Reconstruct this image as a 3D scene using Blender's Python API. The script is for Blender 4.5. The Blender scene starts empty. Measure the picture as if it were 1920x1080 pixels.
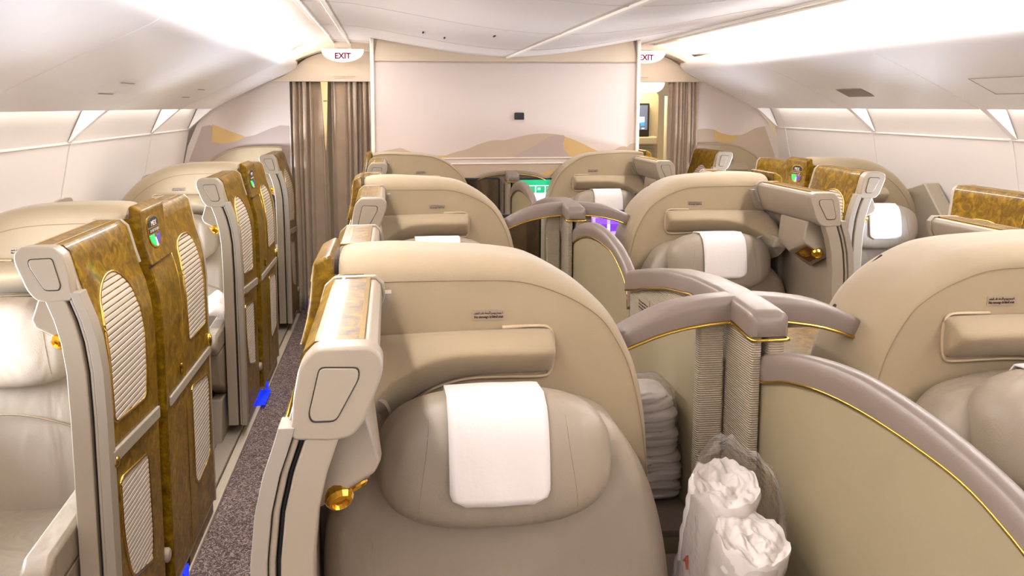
import bpy, bmesh, math, random
from mathutils import Vector, Matrix, noise

random.seed(7)
PI = math.pi
SC = bpy.context.scene
COL = SC.collection

# ------------------------------------------------------------------ camera
CAM = Vector((-0.8623, 0.0, 1.7261))
YAW, PIT, ROL = 0.1097, -0.1246, -0.0008
FPX, PX, PY = 1588.2846, 905.6963, 397.2024
cd = bpy.data.cameras.new('camera')
cam = bpy.data.objects.new('camera', cd)
COL.objects.link(cam)
fw = Vector((math.sin(YAW) * math.cos(PIT), math.cos(YAW) * math.cos(PIT), math.sin(PIT)))
rt = Vector((math.cos(YAW), -math.sin(YAW), 0))
up = rt.cross(fw)
rt2 = rt * math.cos(ROL) + up * math.sin(ROL)
up2 = -rt * math.sin(ROL) + up * math.cos(ROL)
M = Matrix((rt2, up2, -fw)).transposed().to_4x4()
M.translation = CAM
cam.matrix_world = M
cd.sensor_width = 36.0
cd.sensor_fit = 'HORIZONTAL'
cd.lens = FPX * 36.0 / 1920.0
cd.shift_x = (960 - PX) / 1920.0
cd.shift_y = -(540 - PY) / 1920.0
cd.clip_start = 0.02
SC.camera = cam

# ------------------------------------------------------------------ light and exposure
SC.view_settings.view_transform = 'Standard'
SC.view_settings.look = 'None'
SC.view_settings.exposure = 1.62
SC.view_settings.gamma = 1.0
SC.view_settings.use_curve_mapping = False
w = bpy.data.worlds.new('cabin_surroundings')
SC.world = w
w.use_nodes = True
w.node_tree.nodes['Background'].inputs[0].default_value = (0.9, 0.95, 1.0, 1)
w.node_tree.nodes['Background'].inputs[1].default_value = 0.6


def area_light(name, loc, direction, sx, sy, power, color, spread=PI):
    ld = bpy.data.lights.new(name, 'AREA')
    ld.shape = 'RECTANGLE'
    ld.size, ld.size_y = sx, sy
    ld.energy = power
    ld.color = color
    ld.spread = spread
    o = bpy.data.objects.new(name, ld)
    COL.objects.link(o)
    z = -Vector(direction).normalized()
    y = Vector((0, 1, 0))
    if abs(z.dot(y)) > .9:
        y = Vector((0, 0, 1))
    x = y.cross(z).normalized()
    y = z.cross(x)
    m = Matrix((x, y, z)).transposed().to_4x4()
    m.translation = Vector(loc)
    o.matrix_world = m
    return o


WINL = (2.40, 4.48, 6.56, 2.28, 4.20, 6.28)
WINY = {s: (-6.4, -5.3, -4.2, -3.1, -2.0, -.9, .2) + t for s, t in ((-1, (1.86, 2.40, 3.94, 4.48, 6.02, 6.56)), (1, (1.70, 2.28, 3.62, 4.20, 5.70, 6.28)))}
WARM = (1.0, 0.995, 1.0)
DAY = (0.76, 0.85, 1.0)
for s in (-1, 1):
    # cove strips lying behind the bin ridge, washing the ceiling
    area_light('cove_light', (s * 1.70, -.7, 2.085), (-s * .8, 0, .6), .05, 15.5, 90, WARM)
    # wash strip in the reveal under the bins
    area_light('reveal_light', (s * 2.30, -.75, 1.735), (s * .6, 0, -.8), .03, 15.2, 7.5, (1.0, .97, .95))
    # fill rows added above the aisles, between the ceiling rails
    area_light('aisle_fill', (s * 1.225, -1.0, 2.212), (0, 0, -1), .07, 14.4, 52, (1.0, .985, .985))
for s, e in ((-1, 1.0), (1, .85)):
    for y in WINY[s]:
        low = y in WINL          # near-level beside the seats; the others aimed up to brighten the opposite bins
        pw = 7.2 * e if low else (2.2 if s < 0 else 5.5) if y > 1 else (1.5 if s < 0 else 5)
        area_light('window_daylight', (s * 2.485, y, 1.06), (-s, 0, .1 if low else .2), .22, .32, pw, DAY if s < 0 else (.68, .79, 1.0), 1.9 if low else 1.2)
area_light('rear_cabin_light', (1.45, 8.4, 2.05), (0, 0, -1), .5, .8, 12, (1.0, .86, .50))


# ------------------------------------------------------------------ materials
def lin(c):
    return tuple(((x / 255) / 12.92 if x / 255 <= .04045 else ((x / 255 + .055) / 1.055) ** 2.4) for x in c)


def mat(name, rgb, rough=.5, metal=0.0, bump=0.0, bscale=200.0, var=0.0, vscale=6.0, coat=0.0, sheen=0.0, spec=.5):
    m = bpy.data.materials.new(name)
    m.use_nodes = True
    nt = m.node_tree
    b = nt.nodes['Principled BSDF']
    c = lin(rgb)
    b.inputs['Base Color'].default_value = (*c, 1)
    b.inputs['Roughness'].default_value = rough
    b.inputs['Metallic'].default_value = metal
    b.inputs['Coat Weight'].default_value = coat
    b.inputs['Coat Roughness'].default_value = .08
    b.inputs['Sheen Weight'].default_value = sheen
    b.inputs['Specular IOR Level'].default_value = spec
    tc = nt.nodes.new('ShaderNodeTexCoord')
    if var > 0:
        n = nt.nodes.new('ShaderNodeTexNoise')
        n.inputs['Scale'].default_value = vscale
        n.inputs['Detail'].default_value = 4
        r = nt.nodes.new('ShaderNodeValToRGB')
        r.color_ramp.elements[0].position = .3
        r.color_ramp.elements[1].position = .7
        r.color_ramp.elements[0].color = (*[x * (1 - var) for x in c], 1)
        r.color_ramp.elements[1].color = (*[min(1, x * (1 + var)) for x in c], 1)
        nt.links.new(tc.outputs['Object'], n.inputs['Vector'])
        nt.links.new(n.outputs['Fac'], r.inputs['Fac'])
        nt.links.new(r.outputs['Color'], b.inputs['Base Color'])
    if bump > 0:
        n2 = nt.nodes.new('ShaderNodeTexNoise')
        n2.inputs['Scale'].default_value = bscale
        n2.inputs['Detail'].default_value = 3
        bp = nt.nodes.new('ShaderNodeBump')
        bp.inputs['Strength'].default_value = bump
        bp.inputs['Distance'].default_value = .002
        nt.links.new(tc.outputs['Object'], n2.inputs['Vector'])
        nt.links.new(n2.outputs['Fac'], bp.inputs['Height'])
        nt.links.new(bp.outputs['Normal'], b.inputs['Normal'])
    return m


def emit(name, rgb, strength):
    m = bpy.data.materials.new(name)
    m.use_nodes = True
    nt = m.node_tree
    b = nt.nodes['Principled BSDF']
    b.inputs['Base Color'].default_value = (*lin(rgb), 1)
    b.inputs['Emission Color'].default_value = (*lin(rgb), 1)
    b.inputs['Emission Strength'].default_value = strength
    return m


MT = {}
MT['leather'] = mat('taupe_leather', (148, 134, 116), .42, bump=.25, bscale=350, var=.05, vscale=5)
nt = MT['leather'].node_tree
b_ = nt.nodes['Principled BSDF']
old = b_.inputs['Normal'].links[0].from_socket
tc_ = nt.nodes.new('ShaderNodeTexCoord')
mp_ = nt.nodes.new('ShaderNodeMapping')
mp_.inputs['Scale'].default_value = (9, 9, 3.5)
nz_ = nt.nodes.new('ShaderNodeTexNoise')
nz_.inputs['Scale'].default_value = 1.0
nz_.inputs['Detail'].default_value = 2
nz_.inputs['Distortion'].default_value = .6
bm_ = nt.nodes.new('ShaderNodeBump')
bm_.inputs['Strength'].default_value = .55
bm_.inputs['Distance'].default_value = .02
nt.links.new(tc_.outputs['Object'], mp_.inputs['Vector'])
nt.links.new(mp_.outputs['Vector'], nz_.inputs['Vector'])
nt.links.new(nz_.outputs['Fac'], bm_.inputs['Height'])
nt.links.new(old, bm_.inputs['Normal'])
nt.links.new(bm_.outputs['Normal'], b_.inputs['Normal'])
MT['shell'] = mat('beige_shell_cloth', (156, 137, 107), .75, bump=.35, bscale=500, var=.03, vscale=9, sheen=.2)
MT['plastic'] = mat('beige_moulding', (152, 138, 119), .35, bump=.1, bscale=400)
MT['mauve'] = mat('mauve_grey_leather', (124, 109, 98), .35, bump=.12, bscale=420)
MT['leaf'] = mat('stone_cloth', (146, 131, 101), .7, bump=.3, bscale=600, var=.03)
MT['seam'] = mat('seam_thread', (140, 118, 92), .8)
MT['piping'] = mat('piping_cord', (188, 166, 134), .55)
MT['groove'] = mat('shadow_gap', (48, 38, 28), .8)
MT['black'] = mat('black_slot', (18, 17, 20), .5)
MT['gold'] = mat('polished_gold', (205, 170, 84), .2, metal=1.0)
MT['amber'] = mat('amber_lamp_glass', (214, 160, 50), .12, metal=.85)
MT['slat'] = mat('vent_slat', (184, 170, 154), .45)
MT['grey'] = mat('grey_post_moulding', (146, 134, 118), .5)
MT['steel'] = mat('brushed_sill', (205, 190, 170), .35, metal=.3)
MT['cover'] = mat('white_headrest_cloth', (218, 207, 201), .9, bump=.4, bscale=60, sheen=.2)
MT['bin'] = mat('bin_moulding', (248, 243, 241), .32, var=.01)
MT['side'] = mat('sidewall_lining', (210, 200, 192), .45, bump=.1, bscale=500)
MT['ceil'] = mat('ceiling_lining', (202, 188, 176), .4)
MT['wall'] = mat('bulkhead_laminate', (198, 184, 174), .45)
MT['walltop'] = mat('bulkhead_header', (204, 186, 160), .45)
MT['dune1'] = mat('dune_taupe', (176, 155, 133), .5, var=.02)
MT['dune2'] = mat('dune_gold', (192, 158, 102), .5)
MT['dune3'] = mat('dune_mauve', (166, 148, 138), .5)
MT['curtain'] = mat('curtain_cloth', (168, 146, 122), .8, bump=.3, bscale=300, var=.06, vscale=12, sheen=.3)
MT['strap'] = mat('curtain_strap', (226, 200, 140), .6)
MT['ivory'] = mat('ivory_frame', (224, 210, 190), .4)
MT['bedding'] = mat('white_quilt', (216, 206, 198), .85, bump=.5, bscale=40)
MT['exitface'] = emit('sign_face_lit', (255, 248, 248), .4)
MT['exittext'] = mat('sign_letter_red', (120, 4, 58), .9, spec=.1)
MT['exitpale'] = mat('sign_letter_pale', (190, 80, 80), .9, spec=.1)
MT['ink'] = mat('placard_ink', (60, 40, 28), .7)
MT['placard'] = mat('placard_film', (152, 134, 112), .4)
MT['greyink'] = mat('faint_ink', (176, 150, 124), .7)
MT['dkglass'] = mat('dark_screen_glass', (128, 112, 94), .07, metal=.85, var=.3, vscale=8)
MT['recess'] = mat('recess_brown', (110, 66, 20), .3)
MT['bluefilm'] = emit('glowing_floor_film', (10, 40, 235), .4)  # plastic film, no lamp; the emission is added
MT['shoe'] = mat('dark_recess', (40, 34, 30), .7)


def burl():
    m = bpy.data.materials.new('walnut_burl')
    m.use_nodes = True
    nt = m.node_tree
    b = nt.nodes['Principled BSDF']
    tc = nt.nodes.new('ShaderNodeTexCoord')
    n = nt.nodes.new('ShaderNodeTexNoise')
    n.inputs['Scale'].default_value = 22
    n.inputs['Detail'].default_value = 8
    n.inputs['Roughness'].default_value = .68
    n.inputs['Distortion'].default_value = 1.2
    r = nt.nodes.new('ShaderNodeValToRGB')
    e = r.color_ramp.elements
    e[0].position = .28
    e[0].color = (*lin((60, 38, 3)), 1)
    e[1].position = .72
    e[1].color = (*lin((150, 116, 20)), 1)
    k = e.new(.5)
    k.color = (*lin((108, 78, 5)), 1)
    nt.links.new(tc.outputs['Object'], n.inputs['Vector'])
    nt.links.new(n.outputs['Fac'], r.inputs['Fac'])
    nt.links.new(r.outputs['Color'], b.inputs['Base Color'])
    b.inputs['Roughness'].default_value = .36
    b.inputs['Specular IOR Level'].default_value = .12
    b.inputs['Coat Weight'].default_value = .22
    b.inputs['Coat Roughness'].default_value = .04
    return m


MT['burl'] = burl()


def woven():
    m = mat('ribbed_weave', (164, 149, 126), .7, var=.04, vscale=40)
    nt = m.node_tree
    b = nt.nodes['Principled BSDF']
    tc = nt.nodes.new('ShaderNodeTexCoord')
    wv = nt.nodes.new('ShaderNodeTexWave')
    wv.bands_direction = 'Z'
    wv.inputs['Scale'].default_value = 55
    wv.inputs['Distortion'].default_value = 1.5
    wv.inputs['Detail'].default_value = 2
    wv.inputs['Detail Scale'].default_value = 4
    bp = nt.nodes.new('ShaderNodeBump')
    bp.inputs['Strength'].default_value = .7
    bp.inputs['Distance'].default_value = .003
    nt.links.new(tc.outputs['Object'], wv.inputs['Vector'])
    nt.links.new(wv.outputs['Fac'], bp.inputs['Height'])
    nt.links.new(bp.outputs['Normal'], b.inputs['Normal'])
    return m


MT['woven'] = woven()


def carpet():
    m = bpy.data.materials.new('patterned_carpet')
    m.use_nodes = True
    nt = m.node_tree
    b = nt.nodes['Principled BSDF']
    tc = nt.nodes.new('ShaderNodeTexCoord')
    n = nt.nodes.new('ShaderNodeTexNoise')
    n.inputs['Scale'].default_value = 58
    n.inputs['Detail'].default_value = 1
    n.inputs['Distortion'].default_value = 2.5
    r = nt.nodes.new('ShaderNodeValToRGB')
    e = r.color_ramp.elements
    e[0].position = .46
    e[0].color = (*lin((66, 52, 48)), 1)
    e[1].position = .62
    e[1].color = (*lin((150, 130, 122)), 1)
    nt.links.new(tc.outputs['Object'], n.inputs['Vector'])
    nt.links.new(n.outputs['Fac'], r.inputs['Fac'])
    nt.links.new(r.outputs['Color'], b.inputs['Base Color'])
    b.inputs['Roughness'].default_value = .9
    bp = nt.nodes.new('ShaderNodeBump')
    bp.inputs['Strength'].default_value = .6
    bp.inputs['Distance'].default_value = .004
    nt.links.new(n.outputs['Fac'], bp.inputs['Height'])
    nt.links.new(bp.outputs['Normal'], b.inputs['Normal'])
    return m


MT['carpet'] = carpet()


def film():
    m = bpy.data.materials.new('clear_film')
    m.use_nodes = True
    nt = m.node_tree
    for x in list(nt.nodes):
        nt.nodes.remove(x)
    out = nt.nodes.new('ShaderNodeOutputMaterial')
    tr = nt.nodes.new('ShaderNodeBsdfTransparent')
    tr.inputs[0].default_value = (.97, .96, .95, 1)
    gl = nt.nodes.new('ShaderNodeBsdfGlossy')
    gl.inputs['Roughness'].default_value = .12
    df = nt.nodes.new('ShaderNodeBsdfTranslucent')
    df.inputs[0].default_value = (.9, .87, .84, 1)
    lw = nt.nodes.new('ShaderNodeLayerWeight')
    lw.inputs['Blend'].default_value = .35
    tcn = nt.nodes.new('ShaderNodeTexCoord')
    n = nt.nodes.new('ShaderNodeTexNoise')
    n.inputs['Scale'].default_value = 26
    n.inputs['Detail'].default_value = 5
    bp = nt.nodes.new('ShaderNodeBump')
    bp.inputs['Strength'].default_value = 1.0
    bp.inputs['Distance'].default_value = .012
    nt.links.new(tcn.outputs['Object'], n.inputs['Vector'])
    nt.links.new(n.outputs['Fac'], bp.inputs['Height'])
    nt.links.new(bp.outputs['Normal'], gl.inputs['Normal'])
    nt.links.new(bp.outputs['Normal'], lw.inputs['Normal'])
    a = nt.nodes.new('ShaderNodeMixShader')
    a.inputs[0].default_value = .12
    c = nt.nodes.new('ShaderNodeMixShader')
    mp = nt.nodes.new('ShaderNodeMath')
    mp.operation = 'MULTIPLY'
    mp.inputs[1].default_value = .5
    nt.links.new(lw.outputs['Fresnel'], mp.inputs[0])
    nt.links.new(tr.outputs[0], a.inputs[1])
    nt.links.new(df.outputs[0], a.inputs[2])
    nt.links.new(mp.outputs[0], c.inputs[0])
    nt.links.new(a.outputs[0], c.inputs[1])
    nt.links.new(gl.outputs[0], c.inputs[2])
    nt.links.new(c.outputs[0], out.inputs[0])
    return m


MT['film'] = film()


# ------------------------------------------------------------------ mesh helpers
def finish(name, bm, m, parent=None, loc=(0, 0, 0), smooth=35, bevel=0.0, seg=3, sub=0):
    bmesh.ops.remove_doubles(bm, verts=bm.verts, dist=1e-5)
    bmesh.ops.recalc_face_normals(bm, faces=bm.faces)
    me = bpy.data.meshes.new(name)
    bm.to_mesh(me)
    bm.free()
    for p in me.polygons:
        p.use_smooth = smooth > 0
    if smooth > 0:
        me.set_sharp_from_angle(angle=math.radians(smooth))
    for x in (m if isinstance(m, (list, tuple)) else [m]):
        me.materials.append(MT[x] if isinstance(x, str) else x)
    o = bpy.data.objects.new(name, me)
    COL.objects.link(o)
    o.location = loc
    if parent:
        o.parent = parent
    if bevel > 0:
        md = o.modifiers.new('bevel', 'BEVEL')
        md.width = bevel
        md.segments = seg
        md.limit_method = 'ANGLE'
        md.angle_limit = math.radians(35)
        md.harden_normals = True
        md.use_clamp_overlap = True
    if sub:
        md = o.modifiers.new('subsurf', 'SUBSURF')
        md.levels = sub
        md.render_levels = sub
    return o


def link_copy(src, parent):
    c = src.copy()
    COL.objects.link(c)
    c.parent = parent
    return c


def tag(o, label, cat, group=None, kind=None):
    o['label'] = label
    o['category'] = cat
    if group:
        o['group'] = group
    if kind:
        o['kind'] = kind
    return o


def thing(name, loc, label, cat, group=None):
    o = bpy.data.objects.new(name, None)
    o.empty_display_size = .05
    COL.objects.link(o)
    o.location = loc
    return tag(o, label, cat, group)


def struct(name, bm, m, **k):
    o = finish(name, bm, m, **k)
    o['kind'] = 'structure'
    return o


def smooth_poly(pts, n=6, closed=False):
    P = [Vector(p) for p in pts]
    out = []
    N = len(P)
    rng = N if closed else N - 1
    for i in range(rng):
        p0 = P[(i - 1) % N] if (closed or i > 0) else P[i]
        p1 = P[i]
        p2 = P[(i + 1) % N]
        p3 = P[(i + 2) % N] if (closed or i + 2 < N) else p2
        for j in range(n):
            t = j / n
            out.append(.5 * ((2 * p1) + (p2 - p0) * t + (2 * p0 - 5 * p1 + 4 * p2 - p3) * t * t + (3 * p1 - p0 - 3 * p2 + p3) * t ** 3))
    if not closed:
        out.append(P[-1])
    return out


def round_poly(pts, r, n=5):
    """round every corner of a closed 2D polygon"""
    P = [Vector(p) for p in pts]
    out = []
    N = len(P)
    rs = r if isinstance(r, (list, tuple)) else [r] * N
    for i in range(N):
        a, b, c = P[i - 1], P[i], P[(i + 1) % N]
        d1, d2 = (a - b), (c - b)
        l1, l2 = d1.length, d2.length
        rr = min(rs[i], l1 * .49, l2 * .49)
        p1, p2 = b + d1 / l1 * rr, b + d2 / l2 * rr
        for j in range(n + 1):
            t = j / n
            out.append((1 - t) ** 2 * p1 + 2 * t * (1 - t) * b + t * t * p2)
    return out


def scan(poly, z):
    xs = []
    N = len(poly)
    for i in range(N):
        a, b = poly[i], poly[(i + 1) % N]
        if (a[1] - z) * (b[1] - z) < 0 or a[1] == z:
            if abs(b[1] - a[1]) < 1e-9:
                continue
            t = (z - a[1]) / (b[1] - a[1])
            xs.append(a[0] + (b[0] - a[0]) * t)
    return (min(xs), max(xs)) if len(xs) >= 2 else None


def loft(bm, stations, cap=True, closed=True):
    rings = [[bm.verts.new(p) for p in st] for st in stations]
    n = len(rings[0])
    for a, b in zip(rings[:-1], rings[1:]):
        for i in range(n if closed else n - 1):
            j = (i + 1) % n
            try:
                bm.faces.new((a[i], a[j], b[j], b[i]))
            except ValueError:
                pass
    if cap and closed:
        for r in (rings[0], rings[-1]):
            try:
                bm.faces.new(r)
            except ValueError:
                pass
    return rings


def prism(bm, poly, f, d0, d1):
    """poly of (a,b); f(a,b,d) -> xyz ; d0,d1 numbers or functions of (a,b)"""
    g0 = d0 if callable(d0) else (lambda a, b: d0)
    g1 = d1 if callable(d1) else (lambda a, b: d1)
    loft(bm, [[f(a, b, g0(a, b)) for a, b in poly], [f(a, b, g1(a, b)) for a, b in poly]])


def box(bm, x0, x1, y0, y1, z0, z1):
    prism(bm, [(x0, y0), (x1, y0), (x1, y1), (x0, y1)], lambda a, b, d: (a, b, d), z0, z1)


def tube(bm, pts, r, n=8, closed=False, up=Vector((0, 0, 1))):
    P = [Vector(p) for p in pts]
    st = []
    N = len(P)
    for i in range(N):
        if closed:
            t = P[(i + 1) % N] - P[i - 1]
        else:
            t = P[min(i + 1, N - 1)] - P[max(i - 1, 0)]
        if t.length < 1e-9:
            t = Vector((0, 1, 0))
        t.normalize()
        u = up if abs(t.dot(up)) < .95 else Vector((0.3, 1, 0)).normalized()
        s = t.cross(u).normalized()
        v = s.cross(t)
        st.append([P[i] + (s * math.cos(2 * PI * k / n) + v * math.sin(2 * PI * k / n)) * r for k in range(n)])
    if closed:
        st.append(st[0])
    loft(bm, st, cap=not closed)


def ztube(bm, prof, cx, cy, n=24):
    """lathe of (r,z) about a vertical axis"""
    loft(bm, [[(cx + r * math.cos(2 * PI * k / n), cy + r * math.sin(2 * PI * k / n), z) for k in range(n)] for r, z in prof])


def text_mesh(s, size, align='CENTER', bold=0.0):
    cu = bpy.data.curves.new('lettering', 'FONT')
    cu.body = s
    cu.size = size
    cu.align_x = align
    cu.align_y = 'CENTER'
    cu.extrude = 0.0004
    cu.offset = bold
    o = bpy.data.objects.new('lettering', cu)
    COL.objects.link(o)
    bpy.context.view_layer.update()
    dg = bpy.context.evaluated_depsgraph_get()
    me = bpy.data.meshes.new_from_object(o.evaluated_get(dg))
    bpy.data.objects.remove(o)
    bpy.data.curves.remove(cu)
    me.name = 'lettering'
    return me


def place_text(s, size, m, origin, xdir, ydir, parent=None, width=None, name='lettering', bold=0.0):
    me = text_mesh(s, size, bold=bold)
    me.materials.clear()
    me.materials.append(MT[m])
    x, y = Vector(xdir).normalized(), Vector(ydir).normalized()
    z = x.cross(y)
    k = 1.0
    if width and len(me.vertices):
        ww = max(v.co.x for v in me.vertices) - min(v.co.x for v in me.vertices)
        k = width / ww if ww > 0 else 1
    O = Vector(origin)
    for v in me.vertices:
        v.co = O + x * v.co.x * k + y * v.co.y + z * v.co.z
    o = bpy.data.objects.new(name, me)
    COL.objects.link(o)
    if parent:
        o.parent = parent
    return o


def interp(x, xs, ys):
    if x <= xs[0]:
        return ys[0]
    for i in range(len(xs) - 1):
        if x <= xs[i + 1]:
            t = (x - xs[i]) / (xs[i + 1] - xs[i])
            return ys[i] + (ys[i + 1] - ys[i]) * t
    return ys[-1]


# Arabic written with its presentation forms, already in visual order
AR_EXIT = '\ufe9d\ufeed\ufeae\ufea7'
AR_STOW = '\ufeaa\ufecc\ufed8\ufee4\ufedf\ufe8d \ufed2\ufee0\ufea7 \ufe94\ufecc\ufe98\ufee3\ufef7\ufe8d \ufeca\ufebf\ufeee\ufe91 \ufea2\ufee4\ufeb4\ufef3 \ufefb'

# ------------------------------------------------------------------ the setting
# floor: carpet
bm = bmesh.new()
box(bm, -2.75, 2.75, -8.6, 10.2, -.05, 0)
struct('floor', bm, 'carpet', smooth=0)

# aisle sills (floor edge strips)
n_tr = 0
for s in (-1, 1):
    bm = bmesh.new()
    box(bm, min(s * 1.62, s * 1.66), max(s * 1.62, s * 1.66), -.4, 7.0, 0, .018)
    n_tr += 1
    struct('trim_%d' % n_tr, bm, 'steel', smooth=0, bevel=.004)
    bm = bmesh.new()
    box(bm, min(s * 1.664, s * 1.75), max(s * 1.664, s * 1.75), -.4, 7.0, 0, .03)
    n_tr += 1
    struct('trim_%d' % n_tr, bm, 'grey', smooth=0, bevel=.004)

# ceiling cross-section, |x| -> z
CX = [0, .19, .43, .67, .98, 1.12, 1.36, 1.52, 1.6, 1.66, 1.74, 1.84, 1.9]
CZ = [2.077, 2.085, 2.112, 2.152, 2.206, 2.219, 2.224, 2.213, 2.19, 2.158, 2.16, 2.15, 2.08]
full = [(-x, z) for x, z in zip(CX[::-1], CZ[::-1])][:-1] + list(zip(CX, CZ))
cs = smooth_poly(full, 4)
bm = bmesh.new()
top = [(p[0], p[1]) for p in cs] + [(2.2, 2.32), (-2.2, 2.32)]
YJ = [-8.6, -6.6, -5.4, -4.2, -3.0, -1.8, -.6, .6, 1.8, 3.0, 4.2, 5.4, 6.6, 10.2]
for a, b in zip(YJ[:-1], YJ[1:]):
    prism(bm, top, lambda x, z, d: (x, d, z), a + .003, b - .003)
struct('ceiling', bm, 'ceil', smooth=40)
# ceiling ring joints
k = 0
for y in YJ[1:-1]:
    bm = bmesh.new()
    ring = [(p[0], p[1]) for p in cs if abs(p[0]) < 1.70]
    pr = ring + [(x, z - .003) for x, z in ring[::-1]]
    prism(bm, pr, lambda x, z, d: (x, d, z + .001), y - .008, y + .008)
    n_tr += 1
    struct('trim_%d' % n_tr, bm, 'ceil', smooth=40)
# centre light strip joint and rails above the aisles
bm = bmesh.new()
box(bm, -.012, .012, -8.6, 6.2, 2.066, 2.09)
n_tr += 1
struct('trim_%d' % n_tr, bm, 'ivory', smooth=0, bevel=.004)
for s in (-1, 1):
    for xa in (1.165, 1.285):
        bm = bmesh.new()
        box(bm, s * xa - .009, s * xa + .009, -8.6, 6.9, 2.206, 2.235)
        n_tr += 1
        struct('trim_%d' % n_tr, bm, 'ivory', smooth=0, bevel=.004)
# ceiling slots (small dark latches)
for (x, y) in ((-.30, 4.55), (-.66, 5.0), (-.53, 5.1)):
    bm = bmesh.new()
    zc = interp(abs(x), CX, CZ)
    box(bm, x - .004, x + .004, y - .03, y + .03, zc - .008, zc + .01)
    tag(finish('ceiling_latch', bm, 'groove', smooth=0), 'small dark latch slot in the pale ceiling panel', 'latch', 'ceiling latches')

# sidewalls and recessed band
for s, nm in ((-1, 'wall_left'), (1, 'wall_right')):
    prof = smooth_poly([(2.34, 1.80), (2.385, 1.70), (2.455, 1.545), (2.485, 1.42), (2.54, 1.15), (2.585, .85), (2.61, .5), (2.60, .2), (2.56, 0)], 4)
    sec = [(s * p[0], p[1]) for p in prof] + [(s * 2.75, 0), (s * 2.75, 1.8)]
    bm = bmesh.new()
    RY = [-8.6, -7.45, -5.96, -4.47, -2.98, -1.49, 0.0, 1.49, 2.98, 4.47, 5.96, 7.05] if s < 0 else [-8.6, -7.75, -6.42, -5.09, -3.76, -2.43, -1.1, .23, 1.56, 2.89, 4.22, 5.55, 6.86, 7.05]
    for a, b in zip(RY[:-1], RY[1:]):
        prism(bm, sec, lambda x, z, d: (x, d, z), a + .004, b - .004)
    struct(nm, bm, 'side', smooth=40)
    # joint strips between lining panels and the ledge line under the band
    for i, y in enumerate(RY[1:-1]):
        bm = bmesh.new()
        rib = [(s * (p[0] - .006), p[1]) for p in prof if p[1] < 1.545]
        pr = rib + [(x + s * .03, z) for x, z in rib[::-1]]
        prism(bm, pr, lambda x, z, d: (x, d, z), y - .009, y + .009)
        n_tr += 1
        struct('trim_%d' % n_tr, bm, 'side', smooth=40)
    bm = bmesh.new()
    box(bm, min(s * 2.452, s * 2.5), max(s * 2.452, s * 2.5), -8.6, 7.05, 1.535, 1.547)
    n_tr += 1
    struct('trim_%d' % n_tr, bm, 'side', smooth=0, bevel=.003)
    # windows: framed panes, one pair beside every suite
    wi = 0
    for y in WINY[s]:
        bm = bmesh.new()
        o1 = round_poly([(y - .15, .86), (y + .15, .86), (y + .15, 1.26), (y - .15, 1.26)], .09)
        i1 = round_poly([(y - .12, .89), (y + .12, .89), (y + .12, 1.23), (y - .12, 1.23)], .08)
        fx = lambda yy, zz, d: (s * (interp(zz, [.5, .85, 1.15, 1.42], [2.61, 2.585, 2.54, 2.485]) - d), yy, zz)
        loft(bm, [[fx(a, b, -.01) for a, b in o1], [fx(a, b, .012) for a, b in o1], [fx(a, b, .012) for a, b in i1], [fx(a, b, -.01) for a, b in i1]], cap=False)
        wi += 1
        fr = struct('window_%d' % (wi + (len(WINY[-1]) if s > 0 else 0)), bm, 'plastic', smooth=30)
        bm = bmesh.new()
        bm.faces.new([bm.verts.new(fx(a, b, .001)) for a, b in i1])
        pane = finish('pane', bm, emit('daylit_pane', (236, 243, 255), 1.2), fr, smooth=0)

# overhead bins: one unit between ribs
BP = smooth_poly([(1.86, 2.06), (1.74, 2.055), (1.675, 2.075), (1.635, 2.115), (1.612, 2.118), (1.594, 2.100), (1.586, 2.068), (1.60, 2.035), (1.63, 2.008), (1.70, 1.973), (1.83, 1.915), (2.08, 1.795), (2.262, 1.702)], 4)
ZB = {-1: [-8.6, -7.45, -5.96, -4.47, -2.98, -1.49, 0.0, 1.49, 2.98, 4.47, 5.96, 7.03], 1: [-8.6, -7.75, -6.42, -5.09, -3.76, -2.43, -1.1, .23, 1.56, 2.89, 4.22, 5.55, 7.03]}
order = {-1: ['left', 'behind the viewer', 'beside the viewer', 'nearest', 'second nearest', 'third along', 'fourth along', 'farthest'], 1: []}
bin_lab = {(-1, 4.47): 'pale overhead bin of the left wall, wide one with two latch marks', (-1, 2.98): 'pale overhead bin nearest the viewer in the top left corner',
           (-1, 5.96): 'pale overhead bin farthest along the left wall beside the exit sign', (-1, 7.03): 'pale overhead bin end unit touching the left curtain header',
           (1, 2.89): 'pale overhead bin nearest the viewer in the top right corner', (1, 4.22): 'pale overhead bin with a large square hatch outline on the right wall',
           (1, 5.55): 'pale overhead bin with a grey rectangular grille on the right wall', (1, 7.03): 'pale overhead bin end unit by the right curtain header'}
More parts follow.
